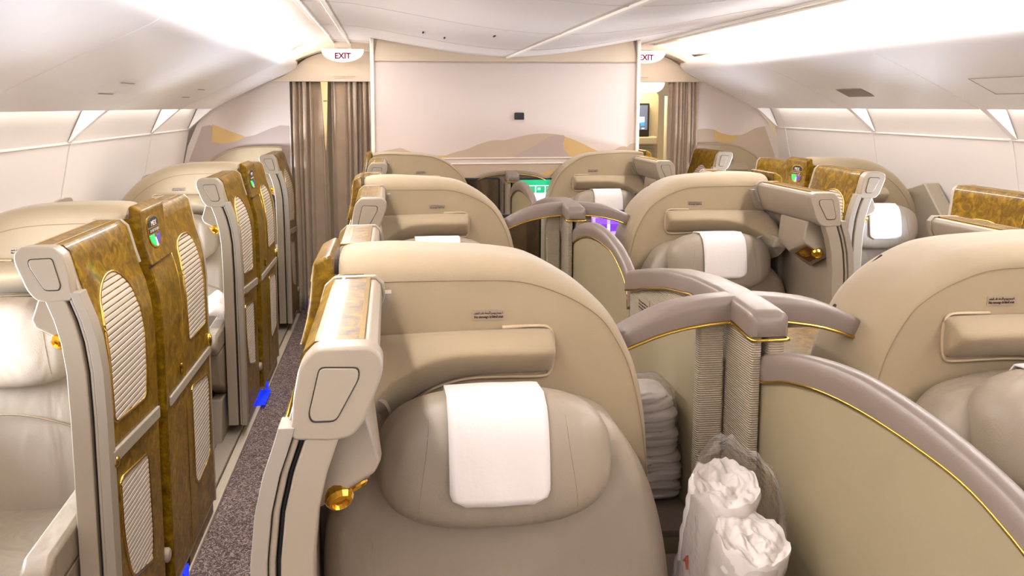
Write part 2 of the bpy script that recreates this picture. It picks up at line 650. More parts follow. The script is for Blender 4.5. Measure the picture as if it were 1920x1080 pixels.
for s in (-1, 1):
    L = ZB[s]
    for a, b in zip(L[:-1], L[1:]):
        if b < 2.5:
            lab = 'pale overhead bin of the %s wall out of frame beside the viewer' % ('left' if s < 0 else 'right')
        else:
            kk = [q for q in bin_lab if q[0] == s and abs(q[1] - b) < .01]
            lab = bin_lab[kk[0]] if kk else 'pale overhead bin of the %s wall' % ('left' if s < 0 else 'right')
        bm = bmesh.new()
        sec = [(s * p[0], p[1]) for p in BP] + [(s * 2.268, 1.73), (s * 2.20, 1.80), (s * 1.95, 2.06)]
        prism(bm, sec, lambda x, z, d: (x, d, z), a + .003, b - .003)
        bo = finish('overhead_bin', bm, 'bin', smooth=50, bevel=.006, seg=2)
        tag(bo, lab, 'overhead bin', 'overhead bins of the %s wall' % ('left' if s < 0 else 'right'))
        # arched rib end running down over the recessed band
        bm = bmesh.new()
        rp = smooth_poly([(2.235, 1.722), (2.30, 1.672), (2.37, 1.612), (2.448, 1.545)], 3)
        rr = [(s * p[0], p[1]) for p in rp] + [(s * a_, b_) for a_, b_ in ((2.449, 1.552), (2.380, 1.694), (2.336, 1.745), (2.272, 1.742))]
        prism(bm, rr, lambda x, z, d: (x, d, z), b - .05, b - .004)
        finish('rib', bm, 'bin', bo, smooth=50, bevel=.004)

        def onbin(t, yy):
            x = 1.70 + t * .562
            z = interp(x, [1.70, 1.83, 2.08, 2.262], [1.973, 1.915, 1.795, 1.702])
            return Vector((s * x, yy, z)) + Vector((-s * .43, 0, -.9)) * .002
        if s < 0 and b in (4.47, 5.96):
            for t in ((.62, .70), (.80,)) if False else (.55, .72):
                bm = bmesh.new()
                q = [onbin(t, b - .62), onbin(t, b - .42), onbin(t + .012, b - .42), onbin(t + .012, b - .62)]
                bm.faces.new([bm.verts.new(p) for p in q])
                finish('latch', bm, 'greyink', bo, smooth=0)
        if s > 0 and b == 5.55:
            bm = bmesh.new()
            q = [onbin(.55, 4.95), onbin(.55, 5.25), onbin(.72, 5.25), onbin(.72, 4.95)]
            bm.faces.new([bm.verts.new(p) for p in q])
            finish('grille', bm, 'grey', bo, smooth=0)
        if s > 0 and b == 4.22:
            bm = bmesh.new()
            q = [onbin(.45, 3.35), onbin(.45, 3.9), onbin(.72, 3.9), onbin(.72, 3.35)]
            tube(bm, q, .0015, 6, closed=True)
            finish('hatch', bm, 'greyink', bo, smooth=0)

# bulkhead (centre), with its dune mural
YB = 6.2
bm = bmesh.new()
xs = [-.986 + i * 1.972 / 40 for i in range(41)]
prism(bm, [(-.986, 0), (.986, 0)] + [(x, interp(abs(x), CX, CZ) + .02) for x in xs[::-1]], lambda x, z, d: (x, d, z), YB + .012, YB + .9)
wall = struct('wall_back', bm, 'wall', smooth=0)


def flat_art(name, pts, m, y, parent, d=.001):
    bm = bmesh.new()
    prism(bm, pts, lambda x, z, q: (x, q, z), y - d, y + .004)
    return finish(name, bm, m, parent, smooth=0)


bm = bmesh.new()
prism(bm, [(-.97, 2.045)] + [(.97, 2.045)] + [(x, interp(abs(x), CX, CZ) + .01) for x in xs[::-1] if abs(x) < .97], lambda x, z, d: (x, d, z), YB, YB + .02)
n_tr += 1
struct('trim_%d' % n_tr, bm, 'walltop', smooth=0, bevel=.003)
bm = bmesh.new()
prism(bm, [(-.97, .02), (.97, .02), (.97, 2.034), (-.97, 2.034)], lambda x, z, d: (x, d, z), YB, YB + .02)
n_tr += 1
panel = struct('trim_%d' % n_tr, bm, 'wall', smooth=0, bevel=.003)
A = lambda *p: [(x, z) for x, z in p]
flat_art('dune_print', smooth_poly(A((-.97, 1.385), (-.88, 1.405), (-.80, 1.42), (-.765, 1.418), (-.73, 1.40)), 4) + A((-.72, 1.345), (-.97, 1.345)), 'dune1', YB, panel)
flat_art('dune_print', smooth_poly(A((-.765, 1.418), (-.70, 1.39), (-.62, 1.37), (-.52, 1.365), (-.45, 1.365)), 4) + A((-.45, 1.345), (-.72, 1.345), (-.725, 1.39)), 'dune2', YB, panel, .0012)
flat_art('dune_print', smooth_poly(A((-.48, 1.355), (-.40, 1.385), (-.30, 1.41), (-.20, 1.45), (-.10, 1.475), (-.02, 1.475), (.05, 1.49), (.14, 1.51), (.24, 1.522), (.33, 1.52), (.40, 1.51), (.43, 1.50), (.42, 1.44), (.43, 1.40), (.46, 1.37)), 4) + A((.50, 1.345), (-.48, 1.345)), 'dune1', YB, panel, .0008)
flat_art('dune_print', smooth_poly(A((.05, 1.36), (.20, 1.43), (.32, 1.50), (.40, 1.51), (.43, 1.50), (.42, 1.44), (.43, 1.40), (.46, 1.37)), 4) + A((.50, 1.345), (.06, 1.345)), 'dune3', YB, panel, .0016)
flat_art('dune_print', smooth_poly(A((.43, 1.50), (.50, 1.475), (.58, 1.44), (.66, 1.40), (.74, 1.37)), 4) + A((.74, 1.345), (.52, 1.345), (.46, 1.36), (.42, 1.42)), 'dune2', YB, panel, .0020)
flat_art('dune_print', smooth_poly(A((.70, 1.345), (.78, 1.38), (.85, 1.42), (.89, 1.425), (.905, 1.42), (.93, 1.44), (.97, 1.45)), 4) + A((.97, 1.345),), 'dune1', YB, panel, .0024)
bm = bmesh.new()
prism(bm, [(-.97, .3), (.97, .3), (.97, 1.30), (-.97, 1.30)], lambda x, z, d: (x, d, z), YB - .003, YB)
finish('lower_print', bm, 'dune1', panel, smooth=0)
flat_art('dune_print', smooth_poly(A((.18, 1.20), (.30, 1.24), (.42, 1.27), (.50, 1.30), (.40, 1.245), (.28, 1.20)), 3), 'dune2', YB - .003, panel)
flat_art('dune_print', smooth_poly(A((.05, 1.17), (.15, 1.18), (.25, 1.19), (.20, 1.15), (.08, 1.14)), 3), 'dune2', YB - .003, panel)
for zz in (1.343, 1.303):
    bm = bmesh.new()
    box(bm, -.97, .97, YB - .009, YB, zz - .004, zz + .004)
    n_tr += 1
    struct('trim_%d' % n_tr, bm, 'ivory', smooth=0, bevel=.002)
for s in (-1, 1):
    bm = bmesh.new()
    box(bm, s * .978 - .013, s * .978 + .013, YB - .022, YB + .012, 0, 2.205)
    n_tr += 1
    struct('trim_%d' % n_tr, bm, 'ivory', smooth=0, bevel=.006)
# sensor plate on the bulkhead
t = thing('wall_sensor', (.088, YB, 1.65), 'small black square plate on the blank cream bulkhead', 'sensor')
bm = bmesh.new()
prism(bm, round_poly([(-.05, -.04), (.05, -.04), (.05, .04), (-.05, .04)], .01), lambda x, z, d: (x, d, z), -.004, 0)
finish('bezel', bm, 'wall', t, smooth=0)
bm = bmesh.new()
prism(bm, round_poly([(-.036, -.026), (.036, -.026), (.036, .026), (-.036, .026)], .008), lambda x, z, d: (x, d, z), -.009, -.003)
finish('plate', bm, 'black', t, smooth=0)

# side partitions with dune print, curtain headers
YP = 7.06
for s, nm in ((-1, 'wall_back_left'), (1, 'wall_back_right')):
    ed = [(1.66, 0), (1.66, 1.93), (1.80, 1.93), (1.97, 1.87), (2.20, 1.76), (2.31, 1.68), (2.40, 1.58), (2.48, 1.40), (2.54, 1.15), (2.59, .8), (2.6, 0)]
    bm = bmesh.new()
    prism(bm, [(s * a, b) for a, b in ed], lambda x, z, d: (x, d, z), YP, YP + .08)
    wl = struct(nm, bm, 'wall', smooth=0)
    if s < 0:
        flat_art('dune_print', [(-x, z) for x, z in A((1.67, 1.40), (1.67, 1.565), (1.74, 1.57), (1.82, 1.545), (1.95, 1.49), (2.06, 1.47), (2.16, 1.51), (2.30, 1.575), (2.36, 1.56), (2.475, 1.28), (1.67, 1.24))], 'dune3', YP, wl)
        flat_art('dune_print', [(-x, z) for x, z in A((2.28, 1.58), (2.16, 1.53), (2.02, 1.475), (2.10, 1.44), (2.22, 1.42), (2.29, 1.44))], 'dune2', YP, wl, .003)
        flat_art('dune_print', [(-x, z) for x, z in smooth_poly(A((2.40, 1.27), (2.24, 1.315), (2.16, 1.335), (2.08, 1.30), (2.22, 1.285)), 3)], 'dune2', YP, wl, .003)
        flat_art('dune_print', [(-x, z) for x, z in A((1.67, 1.24), (2.49, 1.25), (2.56, .9), (2.59, .5), (1.67, .5))], 'dune1', YP, wl, .0015)
    else:
        flat_art('dune_print', smooth_poly(A((1.67, 1.50), (1.78, 1.525), (1.90, 1.525), (1.98, 1.49), (2.08, 1.47), (2.18, 1.48), (2.28, 1.53), (2.37, 1.55)), 3) + A((2.47, 1.30), (2.56, .9), (2.59, .5), (1.67, .5)), 'dune1', YP, wl)
        flat_art('dune_print', A((1.92, 1.52), (1.98, 1.49), (2.08, 1.47), (2.14, 1.475), (2.10, 1.42), (2.0, 1.40), (1.92, 1.43)), 'dune2', YP, wl, .003)
        flat_art('dune_print', smooth_poly(A((1.68, 1.36), (1.80, 1.38), (1.90, 1.36), (1.82, 1.34), (1.7, 1.335)), 3), 'dune2', YP, wl, .003)
    # header over the doorway
    hd = [(.94, 1.922), (.94, 2.15), (1.10, 2.168), (1.24, 2.170), (1.38, 2.155), (1.50, 2.115), (1.60, 2.05), (1.70, 1.97), (1.80, 1.922)]
    hd = smooth_poly([hd[i] for i in range(1, 8)], 4) + [Vector(hd[8]), Vector(hd[0])]
    bm = bmesh.new()
    prism(bm, [(s * p[0], p[1]) for p in hd], lambda x, z, d: (x, d, z), YP - .03, YP + .05)
    n_tr += 1
    h = struct('trim_%d' % n_tr, bm, 'walltop', smooth=0, bevel=.006)
    place_text('Curtain must be open during taxi, take-off and landing', .014, 'greyink', (s * 1.22, YP - .0315, 1.962), (1, 0, 0), (0, 0, 1), h, width=.18)
    place_text('and secured by the strap', .014, 'greyink', (s * 1.22, YP - .0315, 1.948), (1, 0, 0), (0, 0, 1), h, width=.15)
    # moulded arch around the header
    arc = smooth_poly([(.95, 2.185), (1.10, 2.20), (1.25, 2.203), (1.40, 2.188), (1.53, 2.145), (1.63, 2.09), (1.72, 2.02)], 5)
    bm = bmesh.new()
    pr = [(s * p[0], p[1] - .035) for p in arc] + [(s * p[0], p[1] + .06) for p in arc[::-1]]
    prism(bm, pr, lambda x, z, d: (x, d, z), YP - .16, YP + .05)
    n_tr += 1
    struct('trim_%d' % n_tr, bm, 'walltop', smooth=40, bevel=.012)

# rear cabin seen past the right curtain
bm = bmesh.new()
box(bm, -2.75, 2.75, 9.8, 9.9, 0, 2.3)
struct('wall_far', bm, 'walltop', smooth=0)
for s, nm in ((-1, 'wall_far_left'), (1, 'wall_far_right')):
    bm = bmesh.new()
    box(bm, s * 2.62 - .03, s * 2.62 + .03, 7.14, 9.8, 0, 2.3)
    struct(nm, bm, 'side', smooth=0)
bm = bmesh.new()
box(bm, -2.75, 2.75, -8.7, -8.6, 0, 2.32)
struct('wall_front', bm, 'wall', smooth=0)

# ------------------------------------------------------------------ exit signs
for s, lab in ((-1, 'lit white EXIT sign above the closed left curtain'), (1, 'lit white EXIT sign above the open right doorway')):
    t = thing('exit_sign', (s * 1.215, 6.80, 2.165), lab, 'exit sign', 'exit signs')
    bm = bmesh.new()
    half = [(-.163, 0.0)] + [(.163 * math.cos(a), -.098 * math.sin(a) ** .85) for a in [PI - i * PI / 28 for i in range(1, 28)]] + [(.163, 0.0)]
    prism(bm, half, lambda x, z, d: (x, d, z), -.018, .018)
    finish('face', bm, 'exitface', t, smooth=0, bevel=.003)
    bm = bmesh.new()
    box(bm, -.07, .07, -.024, .024, .0, .062)
    finish('bracket', bm, 'ivory', t, smooth=0, bevel=.006)
    bm = bmesh.new()
    box(bm, -.045, .045, -.0255, -.024, .003, .007)
    finish('slot', bm, 'greyink', t, smooth=0)
    place_text('EXIT', .062, 'exittext', (0, -.0195, -.054), (1, 0, 0), (0, 0, 1), t, width=.125, bold=.002)
    place_text(AR_EXIT, .034, 'exitpale', (.005, -.0195, -.018), (1, 0, 0), (0, 0, 1), t, width=.07)
t = thing('exit_sign', (1.86, 8.75, 1.98), 'lit white sign hanging in the rear cabin beyond the right doorway', 'exit sign')
bm = bmesh.new()
half = [(-.163, 0.0)] + [(.163 * math.cos(a), -.13 * math.sin(a) ** .85) for a in [PI - i * PI / 28 for i in range(1, 28)]] + [(.163, 0.0)]
prism(bm, half, lambda x, z, d: (x, d, z), -.018, .018)
finish('face', bm, 'exitface', t, smooth=0, bevel=.003)
bm = bmesh.new()
box(bm, -.07, .07, -.024, .024, .0, .2)
finish('bracket', bm, 'ivory', t, smooth=0, bevel=.006)


# ------------------------------------------------------------------ curtains
def curtain_leaf(x0, x1, y, z0, z1, folds, flat=None, amp=.035, seed=1):
    rnd = random.Random(seed)
    bm = bmesh.new()
    n = 220
    ks = []
    ph = 0
    f = []
    for i in range(n + 1):
        x = x0 + (x1 - x0) * i / n
        dens = 1.0
        if flat:
            for fa, fb in flat:
                if fa < x < fb:
                    dens = .12
        ph += dens * folds * 2 * PI / n
        f.append((x, ph, dens))
    rows = 14
    for half in (0,):
        rings = []
        for j in range(rows + 1):
            z = z0 + (z1 - z0) * j / rows
            tt = j / rows
            row = []
            for x, p, de in f:
                a = amp * (.65 + .35 * math.sin(p * .37 + seed))
                y2 = y + a * math.sin(p + .25 * math.sin(5 * tt + p * .2)) * (1 if de > .5 else .5) + .01 * noise.noise(Vector((x * 6, tt * 3, seed)))
                x2 = x + .35 * a * math.sin(2 * p) * (1 if de > .5 else 0) + .006 * noise.noise(Vector((x * 9, tt * 2.4, seed + 5)))
                row.append((x2, y2, z))
            rings.append(row)
        loft(bm, rings, cap=False, closed=False)
    o = finish('curtain', bm, 'curtain', smooth=60)
    md = o.modifiers.new('cloth', 'SOLIDIFY')
    md.thickness = .004
    return o


c1 = curtain_leaf(-1.66, -1.365, YP + .045, .02, 1.925, 7, flat=[(-1.475, -1.40)], amp=.05, seed=1)
tag(c1, 'pleated taupe curtain leaf left of the yellow strap, closing the left aisle', 'curtain', 'doorway curtains')
c2 = curtain_leaf(-1.335, -1.0, YP + .045, .02, 1.925, 8, flat=[(-1.31, -1.215)], amp=.05, seed=2)
tag(c2, 'pleated taupe curtain leaf right of the yellow strap, beside the bulkhead edge', 'curtain', 'doorway curtains')
c3 = curtain_leaf(1.50, 1.76, YP - .005, .02, 1.925, 7, amp=.045, seed=3)
tag(c3, 'taupe curtain gathered open at the right doorway', 'curtain', 'doorway curtains')
t = thing('curtain_strap', (-1.385, YP - .01, 1.5), 'narrow yellow strap hanging between the two left curtain leaves', 'strap')
bm = bmesh.new()
prism(bm, [(-.025, .42), (.032, .42), (.026, .25), (.012, -.08), (.006, -.14), (-.002, -.08), (-.014, .25)], lambda x, z, d: (x, d, z), -.012, -.004)
finish('band', bm, 'strap', t, smooth=0)
bm = bmesh.new()
box(bm, -.006, .022, -.015, -.011, .262, .268)
finish('buckle', bm, 'groove', t, smooth=0)

# ------------------------------------------------------------------ suites
AFZ = [0, .9, 1.03, 1.11, 1.17, 1.225, 1.27, 1.32, 1.36]
AFU = [0, 0, .003, .012, .026, .045, .058, .07, .085]


def AF(z):
    return interp(z, AFZ, AFU)


ZS = [.08, .1, .3, .5, .9, .97, 1.03, 1.07, 1.11, 1.14, 1.17, 1.2, 1.225, 1.25, 1.27, 1.295]
SECTION = [(AF(z), z) for z in ZS] + [(.070, 1.32), (.077, 1.345), (.093, 1.36), (.178, 1.361), (.190, 1.349), (.191, 1.325), (.162, 1.245), (.148, 1.23), (.11, 1.226)] + \
          [(AF(z) + .052, z) for z in ZS[::-1] if z < 1.19]
VENEER_OUT = [(AF(z), z) for z in ZS if z > .095] + [(.070, 1.32), (.077, 1.345), (.093, 1.36), (.13, 1.3605), (.166, 1.361)]


def band(path, off, thick):
    """2D ribbon beside an open path (offset to the outside)"""
    out = []
    N = len(path)
    P = [Vector(p) for p in path]
    nr = []
    for i in range(N):
        t = (P[min(i + 1, N - 1)] - P[max(i - 1, 0)]).normalized()
        nr.append(Vector((-t.y, t.x)))
    a = [p + n * off for p, n in zip(P, nr)]
    b = [p + n * (off + thick) for p, n in zip(P, nr)]
    return [tuple(p) for p in a] + [tuple(p) for p in b[::-1]]


CACHE = {}


class Frame:
    def __init__(s, dx):
        s.dx = dx

    def uz(s, u, z, v):
        return (s.dx * u, v, z)

    def p(s, u, v, z):
        return Vector((s.dx * u, v, z))

    def surf(s, v, z, off):
        return Vector((s.dx * (AF(z) - off), v, z))


def cached(key, root, maker):
    """first call builds the part, later calls copy it under the new thing"""
    if key in CACHE:
        def cp(src, par):
            c = link_copy(src, par)
            for ch in [o for o in src.children]:
                cp(ch, c)
        for src in CACHE[key]:
            cp(src, root)
        return
    before = set(o for o in root.children)
    maker(root)
    CACHE[key] = [o for o in root.children if o not in before]


def vent(F, root, outline, r):
    poly = [(p[0], p[1]) for p in round_poly(outline, r, 6)]
    zs = [p[1] for p in poly]
    z0, z1 = min(zs), max(zs)
    bm = bmesh.new()
    pitch = .0165
    st_l = []
    z = z0 + .001
    n = 0
    path = []
    while z < z1 - .001:
        path.append((z, -.0015))
        path.append((z + pitch * .16, .0040))
        path.append((z + pitch * .55, .0052))
        path.append((z + pitch * .84, .0040))
        path.append((z + pitch * .97, -.0015))
        z += pitch
    rings = []
    for z, off in path:
        if z > z1 - .0015:
            break
        lr = scan(poly, z)
        if not lr:
            continue
        k = 8
        rings.append([F.surf(lr[0] + (lr[1] - lr[0]) * i / k, z, .0028 + off * .7) for i in range(k + 1)])
    loft(bm, rings, cap=False, closed=False)
    vo = finish('vent', bm, 'slat', root, smooth=20)
    bm = bmesh.new()
    tube(bm, [F.surf(a, b, .0040) for a, b in poly], .0050, 8, closed=True)
    finish('gold_rim', bm, 'gold', vo, smooth=60)


def wing_parts(F, root):
    vend = lambda u, z: .475 + .045 * max(0, (z - .5) / .85)
    bm = bmesh.new()
    prism(bm, SECTION, F.uz, .004, vend)
    finish('body', bm, 'plastic', root, smooth=35, bevel=.004, seg=2)
    # burl veneer on the aisle face and over the top
    bm = bmesh.new()
    prism(bm, band(VENEER_OUT, 0.0005, .0035), F.uz, .022, lambda u, z: vend(u, z) - .012)
    finish('veneer', bm, 'burl', root, smooth=35)
    for ua, ub in ((.109, .115), (.160, .168)):
        bm = bmesh.new()
        prism(bm, [(ua, 1.3605), (ub, 1.3605), (ub, 1.366), (ua, 1.366)], F.uz, .02, .50)
        finish('gold_strip', bm, 'gold', root, smooth=0)
    # rear collar
    bm = bmesh.new()
    col = band([(AF(z), z) for z in ZS if z > 1.2] + [(.070, 1.32), (.077, 1.345), (.093, 1.36), (.178, 1.361), (.190, 1.349), (.191, 1.325), (.170, 1.27)], 0, .007)
    prism(bm, col, F.uz, .503, .522)
    finish('collar', bm, 'plastic', root, smooth=35, bevel=.002, seg=2)
    # end cap with its inset panel
    cap = round_poly([(.056, 1.224), (.062, 1.29), (.072, 1.34), (.096, 1.367), (.180, 1.367), (.198, 1.350), (.197, 1.325), (.170, 1.252), (.150, 1.226), (.12, 1.220)], .012, 3)
    bm = bmesh.new()
    prism(bm, [tuple(p) for p in cap], F.uz, -.028, .02)
    c = finish('end_cap', bm, 'plastic', root, smooth=35, bevel=.012, seg=4)
    ins = [(.103, 1.336), (.160, 1.334), (.160, 1.318), (.125, 1.254), (.090, 1.254), (.086, 1.266)]
    g = lambda k: [(.124 + (a - .124) * k, 1.297 + (b - 1.297) * k) for a, b in ins]
    bm = bmesh.new()
    prism(bm, [tuple(p) for p in round_poly(g(1.06), .009, 3)], F.uz, -.0290, -.026)
    finish('groove', bm, 'groove', c, smooth=0)
    bm = bmesh.new()
    prism(bm, [tuple(p) for p in round_poly(g(1.0), .008, 3)], F.uz, -.0305, -.026)
    finish('inset', bm, 'plastic', c, smooth=0, bevel=.0015, seg=2)
    # front frame: outer strip, bright strip, slot
    zf = [z for z in ZS if z < 1.235] + [1.245]
    for ua, ub, va, m, nm in ((-.012, .013, -.03, 'grey', 'frame'), (.014, .025, -.022, 'plastic', 'edge_strip'), (.026, .032, -.010, 'black', 'slot'), (.033, .084, -.026, 'plastic', 'frame')):
        bm = bmesh.new()
        po = [(AF(z) + ua, z) for z in zf] + [(AF(z) + ub, z) for z in zf[::-1]]
        prism(bm, po, F.uz, va, .02)
        finish(nm, bm, m, root, smooth=35, bevel=.004 if m == 'plastic' else .0015, seg=2)
    # reading lamp pod under the cap, its underside tipped towards the seat
    A1, B1, B2, A2 = F.p(.078, .03, 1.082), F.p(.181, .03, 1.142), F.p(.181, .18, 1.084), F.p(.078, .18, 1.014)
    bm = bmesh.new()
    f0 = [A1, B1, F.p(.190, .036, 1.160), F.p(.168, .05, 1.236), F.p(.088, .05, 1.226)]
    f1 = [A2, B2, F.p(.190, .18, 1.110), F.p(.172, .18, 1.236), F.p(.088, .18, 1.226)]
    f2 = [F.p(.078, .30, 1.05), F.p(.17, .30, 1.11), F.p(.178, .30, 1.14), F.p(.168, .30, 1.236), F.p(.088, .30, 1.226)]
    loft(bm, [f0, f1, f2])
    pd = finish('lamp_pod', bm, 'plastic', root, smooth=35, bevel=.007, seg=3)
    nn = (B1 - A1).cross(A2 - A1).normalized()
    if nn.z > 0:
        nn = -nn
    q = lambda a, b, o: A1 + (B1 - A1) * a + (A2 - A1) * b + nn * o
    rec = round_poly([(.20, .06), (.90, .06), (.90, .80), (.20, .80)], .08, 3)
    bm = bmesh.new()
    loft(bm, [[q(p[0], p[1], .0008) for p in rec], [q(p[0], p[1], -.004) for p in rec]])
    finish('lamp_recess', bm, 'recess', pd, smooth=0)
    for tt, vv, kk in ((.44, .16, 1.2), (.66, .52, 1.1)):
        bm = bmesh.new()
        n = 14
        s1 = (B1 - A1).normalized()
        ax = (nn + F.p(0, -.9, 0)).normalized() if vv < .3 else nn
        s2 = ax.cross(s1)
        c0 = q(tt, vv, -.018 if vv < .3 else -.008)
        st = []
        for d, r in ((0, .017), (.014, .020), (.024, .020), (.031, .016), (.033, .012), (.027, .009)):
            d, r = d * (kk if vv < .3 else .5), r * kk
            st.append([c0 + ax * d + (s1 * math.cos(2 * PI * k / n) + s2 * math.sin(2 * PI * k / n)) * r for k in range(n)])
        loft(bm, st)
        finish('reading_lamp', bm, 'amber', pd, smooth=0)
    # aisle face fittings
    vent(F, root, [(.045, .862), (.340, .832), (.362, .90), (.382, 1.07), (.352, 1.19), (.285, 1.246), (.185, 1.250), (.085, 1.20), (.05, 1.10)], [.03, .03, .06, .06, .04, .05, .06, .05, .06])
    vent(F, root, [(.066, .692), (.335, .657), (.345, .38), (.325, .305), (.125, .362), (.07, .52)], [.03, .03, .06, .03, .05, .06])
    bm = bmesh.new()
    prism(bm, [(0, .758), (0, .798), (.465, .762), (.465, .722)], lambda v, z, d: tuple(F.surf(v, z, d)), .002, .014)
    finish('rub_rail', bm, 'grey', root, smooth=0, bevel=.005)
    bm = bmesh.new()
    st = []
    for d, r in ((.003, .017), (.012, .017), (.018, .011), (.019, .003)):
        st.append([F.surf(.024 + r * math.cos(2 * PI * k / 14), .762 + r * math.sin(2 * PI * k / 14), d) for k in range(14)])
    loft(bm, st)
    finish('knob', bm, 'gold', root, smooth=40)
    bm = bmesh.new()
    st = []
    for d, r in ((-.01, .024), (.010, .024), (.016, .018), (.017, .004)):
        st.append([F.surf(.485 + r * math.cos(2 * PI * k / 18), .235 + r * math.sin(2 * PI * k / 18), d) for k in range(18)])
    loft(bm, st)
    finish('bumper', bm, 'plastic', root, smooth=40)


def door_parts(F, root, window):
    hs = .80 if window else .96
    v0 = lambda u, z: .535 + .03 * max(0, (z - .9) / .45)
    v1 = lambda u, z: 1.215 + .09 * max(0, (z - .95) / .4)
    # grey jamb between wing and door
    bm = bmesh.new()
    prism(bm, [(a + .02, b) for a, b in SECTION if b < 1.34], F.uz, lambda u, z: .478 + .045 * max(0, (z - .5) / .85), lambda u, z: .512 + .05 * max(0, (z - .5) / .85))
    finish('jamb', bm, 'grey', root, smooth=35)
    O = -.012
    sec = [(a + O, b) for a, b in SECTION]
    bm = bmesh.new()
    prism(bm, sec, F.uz, hs, v1)
    finish('body', bm, 'plastic', root, smooth=35, bevel=.004, seg=2)
    thin = [(AF(z) + O, z) for z in ZS] + [(.066, 1.325), (.074, 1.34), (.084, 1.34), (.084, 1.25)] + [(AF(z) + .038, z) for z in ZS[::-1] if z < 1.2]
    bm = bmesh.new()
    prism(bm, thin, F.uz, v0, hs - .002)
    finish('front_stile', bm, 'plastic', root, smooth=35)
    bm = bmesh.new()
    prism(bm, band([(a + O, b) for a, b in VENEER_OUT if b < 1.33], .0005, .004), F.uz, lambda u, z: v0(u, z), hs)
    finish('veneer', bm, 'burl', root, smooth=35)
    bm = bmesh.new()
    prism(bm, band([(a + O, b) for a, b in VENEER_OUT], .0005, .004), F.uz, hs, lambda u, z: v1(u, z) - .014)
    finish('veneer', bm, 'burl', root, smooth=35)
    # leading edge of burl
    bm = bmesh.new()
    ed = [(a + O - .002, b) for a, b in VENEER_OUT]
    po = ed + [(a + .04, b) for a, b in ed[::-1] if b < 1.25]
    prism(bm, po, F.uz, lambda u, z: v0(u, z) - .006, lambda u, z: v0(u, z) + .002)
    finish('leading_edge', bm, 'burl', root, smooth=35)
    for ua, ub in ((.109, .115), (.160, .168)):
        bm = bmesh.new()
        prism(bm, [(ua + O, 1.3605), (ub + O, 1.3605), (ub + O, 1.3655), (ua + O, 1.3655)], F.uz, hs + .005, 1.28)
        finish('gold_strip', bm, 'gold', root, smooth=0)
    bm = bmesh.new()
    col = band([(AF(z) + O, z) for z in ZS] + [(.070 + O, 1.32), (.077 + O, 1.345), (.093 + O, 1.36), (.178 + O, 1.361), (.190 + O, 1.349), (.191 + O, 1.325), (.170 + O, 1.27)], 0, .006)
    prism(bm, col, F.uz, lambda u, z: v1(u, z) - .015, lambda u, z: v1(u, z) + .003)
    finish('collar', bm, 'plastic', root, smooth=35, bevel=.002, seg=2)
    # emblem head block
    bm = bmesh.new()
    BZ, BU = [1.205, 1.225, 1.25, 1.27, 1.295, 1.32, 1.355, 1.385], [.037, .0435, .0505, .0555, .060, .063, .066, .069]
    path = [(u + O, z) for u, z in zip(BU, BZ)] + [(.076 + O, 1.398), (.086 + O, 1.402)]
    prism(bm, [(a - .016, b) if i < 8 else (a, b) for i, (a, b) in enumerate(path)] + [(.086, 1.40), (.086, 1.27), (.075, 1.24), (.06 + O, 1.205)], F.uz, lambda u, z: .548 + .02 * (z - 1.2) / .2, lambda u, z: .800 + .03 * (z - 1.2) / .2)
    hb = finish('emblem_block', bm, 'burl', root, smooth=35, bevel=.008, seg=3)
    bm = bmesh.new()
    prism(bm, [(.548, 1.196), (.795, 1.208), (.795, 1.214), (.548, 1.203)], lambda v, z, d: tuple(F.surf(v, z, d)), .012, .0175)
    finish('joint_line', bm, 'groove', root, smooth=0)
    # thin upright line between the two door leaves
    bm = bmesh.new()
    zz = [.11, .4, .7, .9, 1.0, 1.1, 1.15, 1.2, 1.25, 1.3, 1.34]
    tube(bm, [F.surf(interp(z, [.1, .9, 1.35], [.79, .79, .845]), z, .0165) for z in zz], .0022, 6)
    finish('gold_line', bm, 'gold', root, smooth=60)
    bs = Frame(F.dx)
    bs.surf = lambda v, z, off: Vector((F.dx * (AF(z) + O - off), v, z))
    vent(bs, root, [(.865, .862), (1.155, .858), (1.165, 1.04), (1.162, 1.20), (1.115, 1.235), (1.0, 1.238), (.915, 1.215), (.865, 1.09)], [.03, .03, .06, .05, .04, .06, .05, .06])
    vent(bs, root, [(.875, .685), (1.145, .648), (1.165, .60), (1.142, .31), (.92, .285), (.872, .33)], [.03, .03, .05, .06, .06, .05])
    bm = bmesh.new()
    prism(bm, [(.56, .722), (.56, .756), (1.205, .752), (1.205, .718)], lambda v, z, d: tuple(bs.surf(v, z, d)), .003, .013)
    finish('rub_rail', bm, 'grey', root, smooth=0, bevel=.005)
    bm = bmesh.new()
    st = []
    for d, r in ((.003, .016), (.012, .016), (.018, .010), (.019, .003)):
        st.append([bs.surf(1.195 + r * .7 * math.cos(2 * PI * k / 14), .775 + r * 1.8 * math.sin(2 * PI * k / 14), d) for k in range(14)])
    loft(bm, st)
    finish('knob', bm, 'gold', root, smooth=40)
    bm = bmesh.new()
    tube(bm, [bs.surf(.728, .80 + .02 * math.sin(a), .006 + .004 * math.cos(a)) for a in [i * PI / 6 - PI / 2 for i in range(7)]], .005, 8)
    finish('latch', bm, 'gold', root, smooth=40)
    # shield
    fs = lambda v, z, d: tuple(Vector((F.dx * (interp(z, BZ, BU) + O - .016 - d), v, z)))
    # the print leans with the block, and reads left to right from the aisle
    sg = 1 if F.dx < 0 else -1
    vc = .657

    def SH(pts, d, m, nm, par):
        bm = bmesh.new()
        prism(bm, [(vc + sg * a * 1.22, 1.306 + b) for a, b in pts], fs, d - .0025, d)
        return finish(nm, bm, m, par, smooth=0)
